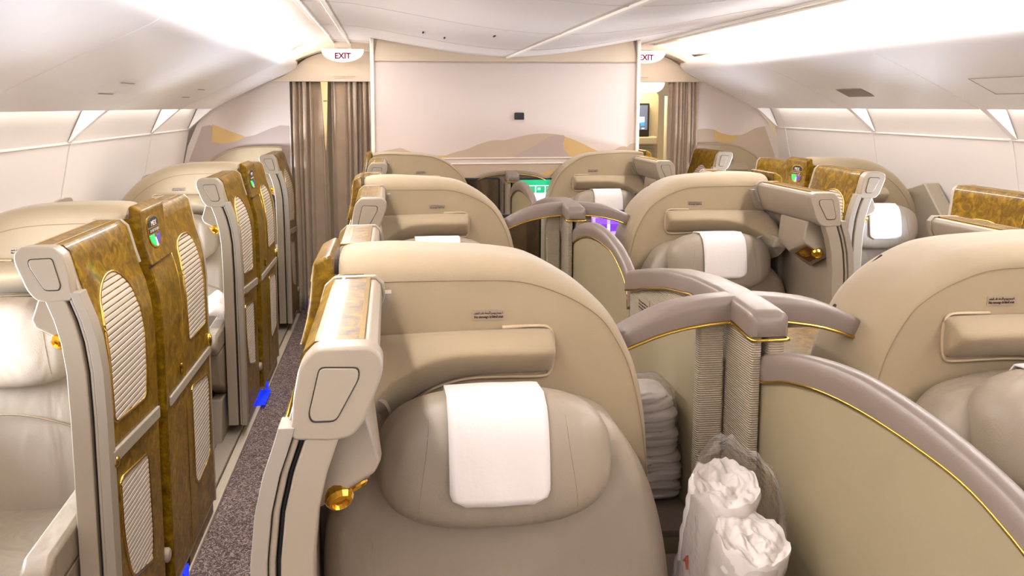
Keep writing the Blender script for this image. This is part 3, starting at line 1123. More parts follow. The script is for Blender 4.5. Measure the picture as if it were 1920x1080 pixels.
    out = [(-.055, .035), (-.045, .047), (-.02, .054), (.02, .054), (.045, .047), (.055, .035), (.055, -.015), (.045, -.037), (.022, -.052), (0, -.057), (-.022, -.052), (-.045, -.037), (-.055, -.015)]
    sh = SH(out, .0025, 'gold', 'shield', hb)
    SH([(-.047, .018), (.047, .018), (.047, .034), (.038, .042), (.018, .048), (-.018, .048), (-.038, .042), (-.047, .034)], .0045, 'shoe', 'dark_field', sh)
    SH([(-.047, -.004), (.047, -.004), (.047, .013), (-.047, .013)], .0045, 'shoe', 'name_strip', sh)
    SH([(-.047, -.009), (-.008, -.009), (-.008, -.047), (-.024, -.044), (-.040, -.032), (-.047, -.014)], .0045, emit('green_lamp', (30, 215, 95), .25), 'green_field', sh)
    SH([(-.005, -.02), (.006, -.02), (.012, -.049), (0, -.051), (-.005, -.049)], .0045, 'cover', 'white_field', sh)
    SH([(.008, -.009), (.047, -.009), (.047, -.014), (.040, -.032), (.018, -.045)], .0045, emit('violet_lamp', (60, 50, 130), .35), 'violet_field', sh)
    zx = Vector((0, sg, 0))
    zy = Vector((F.dx * .0, 0, 1))
    for txt, size, zc, wd, m in (('MEX', .024, 1.334, .06, 'cover'), ('DO NOT DISTURB', .013, 1.3105, .10, 'slat')):
        place_text(txt, size, m, (F.dx * (interp(zc, BZ, BU) + O - .0212), vc, zc), (0, sg, 0), (F.dx * (interp(zc + .01, BZ, BU) - interp(zc - .01, BZ, BU)) / .02, 0, 1), sh, width=wd)
    # kick panel and roller foot
    bm = bmesh.new()
    prism(bm, [(-.002, .02), (.04, .02), (.04, .085), (-.002, .085)], F.uz, .80, 1.22)
    finish('kick_plate', bm, 'burl', root, smooth=0)


def offset_in(path, r):
    P = [Vector((p[0], p[1])) for p in path]
    out = []
    N = len(P)
    for i in range(N):
        t = (P[min(i + 1, N - 1)] - P[max(i - 1, 0)]).normalized()
        n = Vector((t.y, -t.x))
        out.append(P[i] + n * r)
    return out


def shell_in(path, r):
    P = offset_in(path, r)
    out = []
    for a, b in zip(path, P):
        k = max(0, min(1, (a[0] - .12) / .16))
        kz = max(0, min(1, (a[1] - 1.18) / .2))
        out.append(Vector((a[0] * (1 - k) + b.x * k, (a[1] - r * kz) * (1 - k) + b.y * k)))
    return out


def arch_slab(F, outline, vf, vb, r, lean=0.0, zpiv=0.0, off=None, back=None):
    """slab with an arched outline, its front edge rolled with radius r"""
    bm = bmesh.new()
    st = []
    vv = lambda v, z: v + lean * (z - zpiv)
    for k in range(8):
        th = k / 7 * PI / 2
        ins = (off or offset_in)(outline, r * (1 - math.sin(th)))
        st.append([F.p(p[0], vv(vf + r * (1 - math.cos(th)), p[1]), p[1]) for p in ins])
    rb = min(r, .03)
    for k in range(4):
        th = k / 3 * PI / 2
        ins = (off or offset_in)(outline, rb * (1 - math.cos(th)))
        st.append([F.p(p[0], vv(vb - rb + rb * math.sin(th), p[1]), p[1]) for p in ins])
    if back:
        st = st[:8] + [[F.p(p[0], v, p[1]) for p in (off or offset_in)(outline, i)] for v, i in back]
    loft(bm, st, cap=True)
    return bm


SHELL_C = smooth_poly([(.090, .05), (.092, .8), (.094, 1.25), (.096, 1.36), (.105, 1.391), (.208, 1.399), (.294, 1.395), (.394, 1.390), (.47, 1.383), (.547, 1.367), (.637, 1.319), (.697, 1.269), (.735, 1.223), (.769, 1.156), (.789, 1.103), (.806, 1.023), (.814, .94), (.818, .8), (.820, .4), (.820, .05)], 4)
SHELL_S = smooth_poly([(.090, .05), (.092, .8), (.094, 1.22), (.096, 1.31), (.110, 1.335), (.208, 1.338), (.30, 1.338), (.40, 1.337), (.48, 1.334), (.54, 1.322), (.615, 1.292), (.672, 1.256), (.705, 1.222), (.742, 1.16), (.762, 1.11), (.782, 1.03), (.796, .94), (.808, .8), (.812, .4), (.812, .05)], 4)
SHELL_W = smooth_poly([(.088, .05), (.092, .8), (.094, 1.30), (.100, 1.375), (.125, 1.401), (.31, 1.403), (.45, 1.392), (.55, 1.362), (.66, 1.298), (.75, 1.205), (.81, 1.10), (.855, 1.0), (.882, .9), (.892, .7), (.895, .4), (.90, .05)], 4)


def shell_parts(F, root, window, flat=False):
    OUT = SHELL_W if window else SHELL_C
    rr = .012 if flat else .06
    if window or flat:
        bm = arch_slab(F, OUT, .582, (.602 if window else .745) if flat else .76, rr, off=shell_in)
        edge = shell_in(OUT, rr)
    else:
        edge = SHELL_S
        bm = bmesh.new()
        st = []
        for k in range(9):
            th = k / 8 * PI / 2
            st.append([F.p(p.x + (q.x - p.x) * math.sin(th), .582 + .085 * (1 - math.cos(th)), p.y + (q.y - p.y) * math.sin(th)) for p, q in zip(SHELL_S, SHELL_C)])
        for v, i in ((.74, .001), (.82, .006), (.87, .014), (.91, .03), (.93, .055), (.932, .08)):
            st.append([F.p(p[0], v, p[1]) for p in shell_in(SHELL_C, i)])
        loft(bm, st)
    finish('shell_body', bm, 'shell', root, smooth=45)
    bm = bmesh.new()
    tube(bm, [F.p(p[0], .5815, p[1]) for p in edge if p[1] > .4], .0022 if flat else .0013, 5)
    finish('seam', bm, 'seam', root, smooth=60)
    # padded bolster sweeping from the wing across the shell
    S = [(.09, 1.222, 1.05, .93, .33), (.14, 1.222, 1.085, .955, .40), (.185, 1.222, 1.125, .985, .455), (.227, 1.222, 1.150, 1.040, .485), (.275, 1.223, 1.170, 1.078, .500), (.324, 1.224, 1.182, 1.101, .506), (.385, 1.225, 1.187, 1.114, .508),
         (.471, 1.226, 1.186, 1.115, .508), (.540, 1.226, 1.184, 1.114, .508)]
    ext = .04 if (F.dx < 0 and not window) else 0
    S = [(u + (ext if u > .4 else ext * max(0, (u - .26) / .2)), a, b, c, v) for u, a, b, c, v in S]
    st = []
    for u, zt, zr, zb, v in S:
        e = [(.586, zt - .002), (.576, zt + .001), (v + (.57 - v) * .62, zr + (zt - zr) * .84), (v + (.57 - v) * .22, zr + (zt - zr) * .42), (v + .005, zr + .010), (v, zr), (v + .006, zr - .010), (v + (.57 - v) * .4, zb + (zr - zb) * .55), (.572, zb + .006), (.586, zb)]
        st.append([F.p(u, a, b) for a, b in e])
    for du, k in ((.022, .94), (.033, .80), (.037, .55)):
        u, zt, zr, zb, v = S[-1]
        zm = (zt + zb) / 2
        e = [(.586, zt - .002), (.576, zt + .001), (v + (.57 - v) * .62, zr + (zt - zr) * .84), (v + (.57 - v) * .22, zr + (zt - zr) * .42), (v + .005, zr + .010), (v, zr), (v + .006, zr - .010), (v + (.57 - v) * .4, zb + (zr - zb) * .55), (.572, zb + .006), (.586, zb)]
        st.append([F.p(u + du, .585 + (a - .585) * k, zm + (b - zm) * (.5 + .5 * k)) for a, b in e])
    bm = bmesh.new()
    loft(bm, st)
    bo = finish('bolster', bm, 'shell', root, smooth=60, sub=1)
    bm = bmesh.new()
    pp = smooth_poly([(.184, .983), (.227, 1.037), (.275, 1.075), (.324, 1.098), (.385, 1.111), (.471, 1.112), (.553, 1.111), (.570, 1.122), (.577, 1.15), (.577, 1.20), (.568, 1.222), (.545, 1.229), (.46, 1.228)], 4)
    pp = [(p[0] + (ext if p[0] > .4 else ext * max(0, (p[0] - .26) / .2)), p[1]) for p in pp]
    tube(bm, [F.p(p[0], .578, p[1]) for p in pp], .0042, 6)
    finish('piping', bm, 'piping', bo, smooth=60)
    # round speaker pad under the bolster
    bm = bmesh.new()
    st = []
    for d, k in ((.0, 1.0), (-.012, 1.0), (-.018, .93), (-.018, .02)):
        st.append([F.p(.155 + (.052 * k) * math.cos(a), .445 + d + .045 * math.cos(a), 1.066 + .058 * k * math.sin(a)) for a in [2 * PI * i / 28 for i in range(28)]])
    loft(bm, st)
    finish('speaker_pad', bm, 'leather', root, smooth=35)
    # placard
    bm = bmesh.new()
    prism(bm, [tuple(p) for p in round_poly([(.391 + ext, 1.239), (.467 + ext, 1.239), (.467 + ext, 1.263), (.391 + ext, 1.263)], .004)], F.uz, .5805, .583)
    pl = finish('placard', bm, 'placard', root, smooth=0)
    for o in [pl]:
        o.location.z = .006
    bm = bmesh.new()
    xd = (1, 0, 0)
    place_text('No stowage behind seat', .0075, 'ink', (F.dx * (.429 + ext), .580, 1.2465), xd, (0, 0, 1), pl, width=.066, bold=.0003)
    place_text(AR_STOW, .008, 'ink', (F.dx * (.429 + ext), .580, 1.2555), xd, (0, 0, 1), pl, width=.066)
    if not window and not flat and F.dx < 0:
        def rim(u0, z0, tu, tz, v, pts, h):
            t_ = Vector((tu, tz)).normalized()
            n_ = Vector((t_.y * -1, t_.x))
            if n_.y < 0:
                n_ = -n_
            bm = bmesh.new()
            prism(bm, pts, lambda a, b, d: tuple(F.p(u0 + t_.x * b + n_.x * d, v + a, z0 + t_.y * b + n_.y * d)), -.012, h)
            return finish('side_grille', bm, 'groove', root, smooth=0)
        rim(.757, 1.178, .37, -.67, .85, [tuple(p) for p in round_poly([(-.008, -.020), (.008, -.020), (.008, .020), (-.008, .020)], .007)], -.0065)
        rim(.640, 1.312, .62, -.5, .86, [tuple(p) for p in round_poly([(-.003, -.030), (.003, -.030), (.003, .030), (-.003, .030)], .002)], -.0085)


HR = dict(u=.419, v=.392, z=1.006, a=.243, b=.084, c=.133, e1=.62, e2=.72)


def sq(x, e):
    return math.copysign(abs(x) ** e, x)


def headrest_front(du, z):
    H = HR
    q = (abs(du / H['a']) ** (2 / H['e2']) + abs(z / H['c']) ** (2 / H['e2'])) ** (H['e2'] / H['e1'])
    return H['b'] * max(0, 1 - q) ** (H['e1'] / 2)


def seat_parts(F, root, window):
    # backrest
    o = [(.075, .40), (.065, .60), (.062, .80), (.085, .90), (.155, .975), (.235, 1.045), (.32, 1.085), (.42, 1.10), (.54, 1.095), (.66, 1.065), (.72, 1.0), (.765, .91), (.795, .80), (.812, .68), (.815, .55), (.815, .40)]
    if window:
        o = [(.150, .40), (.145, .60), (.147, .80), (.155, .93), (.18, 1.02), (.24, 1.07), (.32, 1.095), (.42, 1.10), (.52, 1.095), (.60, 1.07), (.66, 1.0), (.69, .91), (.705, .80), (.71, .68), (.71, .55), (.71, .40)]
    OB = smooth_poly(o, 4)
    bm = arch_slab(F, OB, .405, .55, .045, lean=.06, zpiv=.9)
    # soft belly so the leather swells between its seams
    for v in bm.verts:
        u = v.co.x * F.dx
        if v.co.y < .52:
            v.co.y -= .03 * max(0, 1 - ((u - .43) / .40) ** 2) * max(0, math.sin((v.co.z - .40) / .75 * PI))
    bk = finish('backrest', bm, 'leather', root, smooth=50)
    if window:
        bm = bmesh.new()
        pts = [(.165 + .53 * i / 20, .71 + .075 * math.sin(PI * i / 20)) for i in range(21)]
        tube(bm, [F.p(u, .404 + .06 * (z - .9) - .03 * max(0, 1 - ((u - .43) / .40) ** 2) * max(0, math.sin((z - .40) / .75 * PI)) - .0, z) for u, z in pts], .003, 6)
        finish('seam', bm, 'seam', bk, smooth=60)
    # headrest
    H = HR
    bm = bmesh.new()
    st = []
    nphi, nth = 26, 56
    for i in range(1, nphi):
        ph = -PI / 2 + PI * i / nphi
        row = []
        for j in range(nth):
            th = 2 * PI * j / nth
            cu = sq(math.cos(ph), H['e1'])
            x = H['a'] * cu * sq(math.cos(th), H['e2'])
            z = H['c'] * cu * sq(math.sin(th), H['e2'])
            y = H['b'] * sq(math.sin(ph), H['e1'])
            row.append(F.p(H['u'] + x, H['v'] + y + .12 * z, H['z'] + z))
        st.append(row)
    loft(bm, st)
    hd = finish('headrest', bm, 'leather', root, smooth=80)
    for sd in (-1, 1):
        bm = bmesh.new()
        pts = []
        for i in range(13):
            z = -.118 + .236 * i / 12
            du = sd * (.150 + .012 * math.cos(i / 12 * PI))
            pts.append(F.p(H['u'] + du, H['v'] - headrest_front(du, z) + .12 * z - .0002, H['z'] + z))
        tube(bm, pts, .0006, 5)
        finish('stitching', bm, 'seam', hd, smooth=60)
    # seat cushion, base
    bm = bmesh.new()
    u0, u1 = (.17, .70) if window else (.10, .80)
    box(bm, F.dx * u0 if F.dx > 0 else F.dx * u1, F.dx * u1 if F.dx > 0 else F.dx * u0, -.22, .46, .30, .47)
    finish('cushion', bm, 'leather', root, smooth=35, bevel=.05, seg=4)
    bm = bmesh.new()
    box(bm, F.dx * u0 if F.dx > 0 else F.dx * u1, F.dx * u1 if F.dx > 0 else F.dx * u0, -.15, .52, .0, .30)
    finish('base', bm, 'grey', root, smooth=35, bevel=.02)
    if window:
        # armrest on the aisle side with its padded lid, side panel and burl inlay
        bm = bmesh.new()
        prism(bm, [(-.21, .575), (-.17, .604), (.28, .627), (.40, .63), (.40, .52), (-.18, .50), (-.215, .54)], lambda v, z, d: tuple(F.p(d, v, z)), .090, .165)
        ar = finish('armrest', bm, 'leather', root, smooth=35, bevel=.022, seg=4)
        bm = bmesh.new()
        prism(bm, [(-.16, .50), (.40, .53), (.40, .24), (.02, .24), (-.10, .32)], lambda v, z, d: tuple(F.p(d, v, z)), .094, .160)
        finish('arm_panel', bm, 'leather', root, smooth=35, bevel=.012)
        bm = bmesh.new()
        prism(bm, [(.0, .30), (.36, .50), (.36, .30)], lambda v, z, d: tuple(F.p(d, v, z)), .0895, .0945)
        finish('inlay', bm, 'burl', root, smooth=0)
        bm = bmesh.new()
        prism(bm, [(-.14, .0), (.40, .0), (.40, .24), (-.08, .24)], lambda v, z, d: tuple(F.p(d, v, z)), .10, .160)
        finish('arm_base', bm, 'grey', root, smooth=0, bevel=.01)


def cover_mesh(F):
    """white cloth laid over the headrest: front flap, over the top, short back flap"""
    H = HR
    bm = bmesh.new()
    ou, W = .0, .100
    zb = -.066
    rows = []
    prof = []
    # front from bottom edge to the top, then over to the back
    for i in range(15):
        z = zb + (.128 - zb) * i / 14
        prof.append((z, 'f'))
    for i in range(1, 8):
        z = .130 - .06 * i / 7
        prof.append((z, 'b'))
    first = zb
    for k, (z, side) in enumerate(prof):
        d = (z - zb) if side == 'f' else 9
        r = .032
        hw = W if d >= r else W - r + math.sqrt(max(0, r * r - (r - d) ** 2))
        row = []
        for j in range(17):
            du = -hw + 2 * hw * j / 16
            h = headrest_front(du, z)
            y = (-h - .005) if side == 'f' else (h + .005)
            zz = z + (.006 if abs(z) > .118 else .002 if side == 'f' else 0)
            y += .0016 * math.sin(du * 60 + z * 20)
            row.append(F.p(H['u'] + ou + du, H['v'] + y + .12 * z, H['z'] + zz))
        rows.append(row)
    loft(bm, rows, cap=False, closed=False)
    return bm


def suite(kind, dx, k, where, parts='wdsbc'):
    """kind: 'c' centre, 'w' window.  where: words that single this seat out"""
    F = Frame(dx)
    win = kind == 'w'
    x0 = -dx * 1.074 if not win else dx * 1.628
    y0 = (1.278 if not win else .206) + 2.08 * k
    loc = (x0, y0, 0)
    if 'w' in parts:
        t = thing('privacy_wing', loc, 'burl privacy wing of %s' % where, 'partition', 'privacy wings')
        cached(('wing', dx), t, lambda r: wing_parts(F, r))
    if 'd' in parts:
        t = thing('sliding_door', loc, 'sliding burl door of %s' % where, 'door', 'sliding suite doors')
        cached(('door', dx, win), t, lambda r: door_parts(F, r, win))
    if 's' in parts:
        t = thing('seat_shell', loc, 'arched padded shell behind %s' % where, 'seat shell', 'arched seat shells')
        flat = (k == 3 if win else k == 2)
        cached(('shell', dx, win, flat), t, lambda r: shell_parts(F, r, win, flat))
    if 'b' in parts:
        t = thing('seat', loc, 'wide leather armchair, %s' % where, 'seat', 'leather seats')
        cached(('seat', dx, win), t, lambda r: seat_parts(F, r, win))
    if 'c' in parts:
        key = ('cover', dx)
        if key in CACHE:
            o = CACHE[key].copy()
            COL.objects.link(o)
            o.location = loc
        else:
            o = finish('headrest_cover', cover_mesh(F), 'cover', None, loc, smooth=60)
            md = o.modifiers.new('cloth', 'SOLIDIFY')
            md.thickness = .004
            md.offset = 1
            CACHE[key] = o
        tag(o, 'white headrest cloth of %s' % where, 'headrest cover', 'white headrest cloths')


suite('c', 1, 0, 'the nearest seat left of the centre divider')
suite('c', 1, 1, 'the second seat left of the centre divider')
suite('c', 1, 2, 'the last seat left of the centre divider, by the bulkhead')
suite('c', -1, 0, 'the nearest seat right of the centre divider, at the right edge')
suite('c', -1, 1, 'the second seat right of the centre divider')
suite('c', -1, 2, 'the last seat right of the centre divider, by the bulkhead')
suite('w', -1, 1, 'the nearest window seat on the left', 'wdsb')
suite('w', -1, 2, 'the second window seat on the left', 'wdsb')
suite('w', -1, 3, 'the last window seat on the left, by the curtain', 'wsb')
suite('w', 1, 1, 'the nearest window seat on the right', 'wds')
suite('w', 1, 2, 'the second window seat on the right')
suite('w', 1, 3, 'the last window seat on the right, by the curtain', 'wsb')

# ------------------------------------------------------------------ centre dividers
def arm_loft(bm, st):
    loft(bm, st)


def cap_section(pts):
    return pts


def divider_parts(root, last=False):
    """local origin: floor at the post's front face; y grows away from the viewer"""
    # posts with the slot between them
    for xa, xb, yb in ((-.022, .002, .16), (.018, .056, .16)):
        bm = bmesh.new()
        box(bm, xa, xb, 0.004, yb, 0.0, 1.192)
        finish('post', bm, 'woven', root, smooth=35, bevel=.006)
    bm = bmesh.new()
    box(bm, .0, .02, .05, .16, 0.0, 1.19)
    finish('slot', bm, 'black', root, smooth=0)
    for xa, xb in ((-.095, -.028), (.062, .13)):
        bm = bmesh.new()
        box(bm, xa, xb, .150, .166 if last else .185, 0, 1.165 if last else 1.186)
        finish('bracket', bm, 'woven', root, smooth=35, bevel=.008)
    # wall running back under the rear cap
    cut = .165 if last else 9
    ys = [.16, .25, .4, .52, .75, .9, 1.03]
    zb = [1.20, 1.206, 1.201, 1.188, 1.147, 1.105, 1.06]
    bm = bmesh.new()
    if not last:
        prism(bm, [(y, z) for y, z in zip(ys, zb)] + [(1.03, 0), (.16, 0)], lambda y, z, d: (d, y, z), -.018, .052)
        finish('wall_panel', bm, 'woven', root, smooth=0)
    # leather caps
    d = [-.004, .006, .03, .10, .23, .41, .62, .87, 1.02, 1.075]
    zt = [1.238, 1.244, 1.248, 1.253, 1.257, 1.252, 1.229, 1.184, 1.150, 1.135]
    zl = [1.184, 1.184, 1.185, 1.194, 1.205, 1.201, 1.172, 1.118, 1.078, 1.07]
    st = []
    for i, (y, a, b) in enumerate(zip(d, zt, zl)):
        if y > cut:
            continue
        e = .010 if i == 0 else 0
        sec = round_poly([(-.026 + e, b + e * .5), (.064 - e, b + e * .5), (.064 - e, a - e), (-.026 + e, a - e)], [.004, .004, .018, .018], 4)
        st.append([(p[0], y, p[1]) for p in sec])
    bm = bmesh.new()
    loft(bm, st)
    finish('rear_cap', bm, 'mauve', root, smooth=50)
    bm = bmesh.new()
    pl = [(.062, .5, interp(.5, d, zl))]
    left = [(-.027, y, interp(y, d, zl) - .003) for y in (1.06, .95, .87, .75, .62, .5, .41, .3, .23, .15, .10, .05, .02) if y < cut]
    front = [(-.026, -.003, 1.181), (-.018, -.006, 1.181), (.055, -.006, 1.181), (.063, -.003, 1.181), (.065, .02, 1.181), (.065, .15, 1.192)]
    tube(bm, left + front, .0042, 8)
    finish('gold_trim', bm, 'gold', root, smooth=60)
    for s in (-1, 1):
        X = [-.0, .04, .10, .16, .20, .24, .29, .325, .335]
        T = [1.254, 1.255, 1.250, 1.241, 1.231, 1.216, 1.192, 1.172, 1.160]
        B = [1.194, 1.194, 1.190, 1.181, 1.172, 1.160, 1.141, 1.127, 1.135]
        if last:
            B = [q - .024 for q in T]
        st = []
        for i, (x, a, b) in enumerate(zip(X, T, B)):
            e = .01 if i == len(X) - 1 else 0
            yb_ = .168 if last else .205
            sec = round_poly([(.125 + e, b), (yb_ - e, b), (yb_ - e, a), (.125 + e, a)], [.004, .004, .016, .020], 4)
            st.append([(.02 + s * (x + .0), p[0], p[1]) for p in sec])
        bm = bmesh.new()
        loft(bm, st)
        finish('arm_cap', bm, 'mauve', root, smooth=50)
        bm = bmesh.new()
        tube(bm, [(.02 + s * x, .123, b - .002) for x, b in zip(X[1:-1], B[1:-1])], .0042, 8)
        finish('gold_trim', bm, 'gold', root, smooth=60)
    if last:
        return
    # smooth leaf resting against the left face
    lf = smooth_poly([(.17, 1.06), (.20, 1.10), (.26, 1.135), (.34, 1.15), (.45, 1.15), (.60, 1.12), (.78, 1.04), (.95, .93)], 4)
    bm = bmesh.new()
    prism(bm, [(p[0], p[1]) for p in lf] + [(.95, .02), (.17, .02)], lambda y, z, q: (q, y, z), -.040, -.0185)
    finish('stowed_leaf', bm, 'leaf', root, smooth=0, bevel=.003)
    bm = bmesh.new()
    tube(bm, [(-.041, p[0], p[1]) for p in lf], .004, 8)
    finish('gold_trim', bm, 'gold', root, smooth=60)
    # notice
    bm = bmesh.new()
    prism(bm, [(.80, 1.055), (.93, 1.03), (.93, 1.065), (.80, 1.09)], lambda y, z, q: (q, y, z), -.0205, -.018)
    nt = finish('notice', bm, 'placard', root, smooth=0)
    for i in range(3):
        zc = 1.078 - i * .011
        place_text('No stowage behind seat', .008, 'ink', (-.0212, .865, zc - .012), (0, -1, -.0), (0, 0, 1), nt, width=.10)


DV = ['nearest centre divider with T-shaped leather cap, beside the white bedding', 'middle centre divider with T-shaped leather cap, by the violet screen', 'farthest centre divider with T-shaped leather cap, by the green screen']
for k in range(3):
    t = thing('centre_divider', (0, 1.85 + 2.08 * k, 0), DV[k], 'divider', 'centre dividers')
    cached(('divider', k == 2), t, lambda r: divider_parts(r, k == 2))


def leaf_parts(root):
    o = smooth_poly([(.085, .98), (.07, 1.10), (.03, 1.135), (-.105, 1.178), (-.24, 1.206), (-.395, 1.222), (-.556, 1.217), (-.69, 1.200), (-.80, 1.175), (-.90, 1.135), (-.955, 1.09), (-.975, 1.0)], 4)
    g = smooth_poly([(.082, .98), (.055, 1.052), (-.055, 1.096), (-.13, 1.120), (-.265, 1.147), (-.418, 1.161), (-.576, 1.161), (-.70, 1.152), (-.79, 1.128), (-.875, 1.092), (-.93, 1.05), (-.95, .98)], 4)
    bm = bmesh.new()
    prism(bm, [(p[0], p[1]) for p in g] + [(-.95, .02), (.082, .02)], lambda y, z, d: (d, y, z), .008, .034)
    finish('leaf', bm, 'leaf', root, smooth=0)
    bm = bmesh.new()
    st = []
    for p, q in zip(o, g):
        n = (p - q)
        st.append([(.002, q.x, q.y), (-.001, q.x + n.x * .5, q.y + n.y * .5), (.004, q.x + n.x * .9, q.y + n.y * .9), (.012, p.x, p.y), (.030, p.x, p.y), (.038, q.x + n.x * .9, q.y + n.y * .9), (.043, q.x + n.x * .5, q.y + n.y * .5), (.040, q.x, q.y)])
    loft(bm, st)
    finish('leaf_cap', bm, 'mauve', root, smooth=60)
    bm = bmesh.new()
    tube(bm, [(.003, p.x, p.y) for p in g], .0042, 8)
    finish('gold_trim', bm, 'gold', root, smooth=60)


LV = ['large arched divider leaf with gold line filling the lower right corner', 'arched divider leaf with gold line beside the middle T-shaped divider', 'small distant arched divider leaf beside the farthest T-shaped divider']
for k in range(3):
    t = thing('divider_leaf', (0, 1.85 + 2.08 * k, 0), LV[k], 'divider', 'arched divider leaves')
    cached(('leaf',), t, leaf_parts)

# consoles behind the centre shells (burl top, drawer)
def console_parts(F, root, um):
    bm = bmesh.new()
    def b3(u0, u1, v0, v1, z0, z1, nm, m, bev=.006):
        bm = bmesh.new()
        xa, xb = sorted((F.dx * u0, F.dx * u1))
        box(bm, xa, xb, v0, v1, z0, z1)
        return finish(nm, bm, m, root, smooth=0, bevel=bev)
    b3(.30, um - .01, 1.0, 1.30, 0, .98, 'cabinet', 'shell', .01)
    b3(.29, um, .98, 1.32, .98, 1.0, 'worktop', 'burl', .004)
    dr = b3(.32, um - .04, .985, 1.0, .84, .95, 'drawer', 'shell', .006)
    bm = bmesh.new()
    tube(bm, [F.p(.50, .986, .895), F.p(.50, .974, .895), F.p(.62, .974, .895), F.p(.62, .986, .895)], .004, 6)
    finish('handle', bm, 'gold', dr, smooth=40)


for k in range(2):
    for dx, wd in ((1, 'left'), (-1, 'right')):
        t = thing('console', (-dx * 1.074, 1.278 + 2.08 * k, 0), 'beige console with burl top behind the %s seat shell, %s of centre' % (('nearest', 'second')[k], wd), 'console', 'consoles behind the seat shells')
        F = Frame(dx)
        cached(('console', dx), t, lambda r: console_parts(F, r, .74 if dx > 0 else .88))

# slim side ledges between the seats and the divider
def ledge_parts(root):
    bm = bmesh.new()
    box(bm, -.085, .085, -.65, .20, 0, .585)
    finish('cabinet', bm, 'shell', root, smooth=0, bevel=.01)
    bm = bmesh.new()
    box(bm, -.09, .09, -.66, .21, .585, .60)
    finish('ledge_top', bm, 'mauve', root, smooth=0, bevel=.005)


for k in range(3):
    for s, wd in ((-1, 'left'), (1, 'right')):
        xx = -.15 if s < 0 else .158
        t = thing('side_ledge', (xx, 1.75 + 2.08 * k, 0), 'low side ledge %s of the %s centre divider' % (wd, ('nearest', 'middle', 'farthest')[k]), 'ledge', 'side ledges')
        cached(('ledge',), t, ledge_parts)

# ------------------------------------------------------------------ screens in the gaps
def screen(x, y, z, wd, ht, lab, kind):
    t = thing('monitor', (x, y, z), lab, 'monitor')
    bm = bmesh.new()
    prism(bm, [tuple(p) for p in round_poly([(-wd / 2 - .012, -ht / 2 - .012), (wd / 2 + .012, -ht / 2 - .012), (wd / 2 + .012, ht / 2 + .012), (-wd / 2 - .012, ht / 2 + .012)], .015)], lambda a, b, d: (a, d, b), 0, .035)
    finish('casing', bm, 'black', t, smooth=0, bevel=.004)
    bm = bmesh.new()
    rows = [[(-wd / 2, -.002, -ht / 2), (wd / 2, -.002, -ht / 2)], [(-wd / 2, -.002, ht / 2), (wd / 2, -.002, ht / 2)]]
    loft(bm, rows, cap=False, closed=False)
    if kind == 'off':
        finish('display', bm, 'dkglass', t, smooth=0)
        return t
    base, tile = {'green': ((222, 238, 244), (24, 160, 108)), 'violet': ((226, 222, 250), (120, 60, 200))}[kind]
    dp = finish('display', bm, emit('display_lit', base, .34), t, smooth=0)
    me = emit('display_tile', tile, .34)
    ml = emit('display_tile_pale', tuple(min(255, int(c * .5 + 128)) for c in tile), .34)

    def rect(a, b, c, e, m, y=-.003):
        bm = bmesh.new()
        loft(bm, [[(a * wd, y, c * ht), (b * wd, y, c * ht)], [(a * wd, y, e * ht), (b * wd, y, e * ht)]], cap=False, closed=False)
        finish('menu_tile', bm, m, dp, smooth=0)
    if kind == 'green':
        rect(-.5, .5, .30, .5, me)
        for i in range(4):
            a = -.46 + i * .24
            rect(a, a + .21, .02, .27, me)
            rect(a + .03, a + .11, .12, .22, ml, -.004)
    else:
        rect(-.5, .5, .28, .5, ml)
        for i in range(4):
            a = -.46 + i * .24
            rect(a, a + .19, .02, .40, me)
            rect(a + .02, a + .17, .05, .14, ml, -.004)
    return t


screen(.225, 4.42, 1.015, .34, .28, 'lit violet and white screen under the right arm of the middle divider', 'violet')
screen(.20, 6.13, 1.085, .30, .20, 'lit green and white screen beyond the right arm of the farthest divider', 'green')
screen(-.20, 4.42, .99, .25, .30, 'dark glossy screen under the left arm of the middle divider', 'off')
screen(-.20, 6.13, 1.04, .25, .30, 'dark glossy screen under the left arm of the farthest divider', 'off')

# rear cabin: seat back with its monitor
t = thing('rear_partition', (1.62, 8.35, 0), 'cream seat partition with a screen, seen through the right doorway', 'partition')
bm = bmesh.new()
prism(bm, [tuple(p) for p in round_poly([(-.36, 0), (.22, 0), (.22, 1.86), (-.36, 1.86)], [.01, .01, .06, .06])], lambda a, b, d: (a, d, b), 0, .25)
finish('body', bm, 'walltop', t, smooth=0, bevel=.02)
bm = bmesh.new()
box(bm, -.36, .20, -.05, .0, 1.33, 1.42)
finish('shelf', bm, 'walltop', t, smooth=0, bevel=.02)
bm = bmesh.new()
prism(bm, [tuple(p) for p in round_poly([(-.33, .3), (.18, .3), (.18, 1.30), (-.33, 1.30)], .02)], lambda a, b, d: (a, d, b), -.03, 0)
finish('panel', bm, 'grey', t, smooth=0, bevel=.01)
bm = bmesh.new()
tube(bm, [(.27, -.12, 0), (.27, -.12, 1.82)], .03, 12)
finish('post', bm, 'ivory', t, smooth=60)
t = thing('monitor', (1.56, 8.335, 1.585), 'small lit blue-grey screen on the cream partition beyond the right doorway', 'monitor')
bm = bmesh.new()
prism(bm, [tuple(p) for p in round_poly([(-.17, -.165), (.17, -.165), (.17, .165), (-.17, .165)], .012)], lambda a, b, d: (a, d, b), -.03, .01)
finish('casing', bm, 'shoe', t, smooth=0, bevel=.004)
bm = bmesh.new()
loft(bm, [[(-.15, -.032, -.10), (.15, -.032, -.10)], [(-.15, -.032, .145), (.15, -.032, .145)]], cap=False, closed=False)
dp = finish('display', bm, emit('rear_display', (92, 100, 124), .32), t, smooth=0)
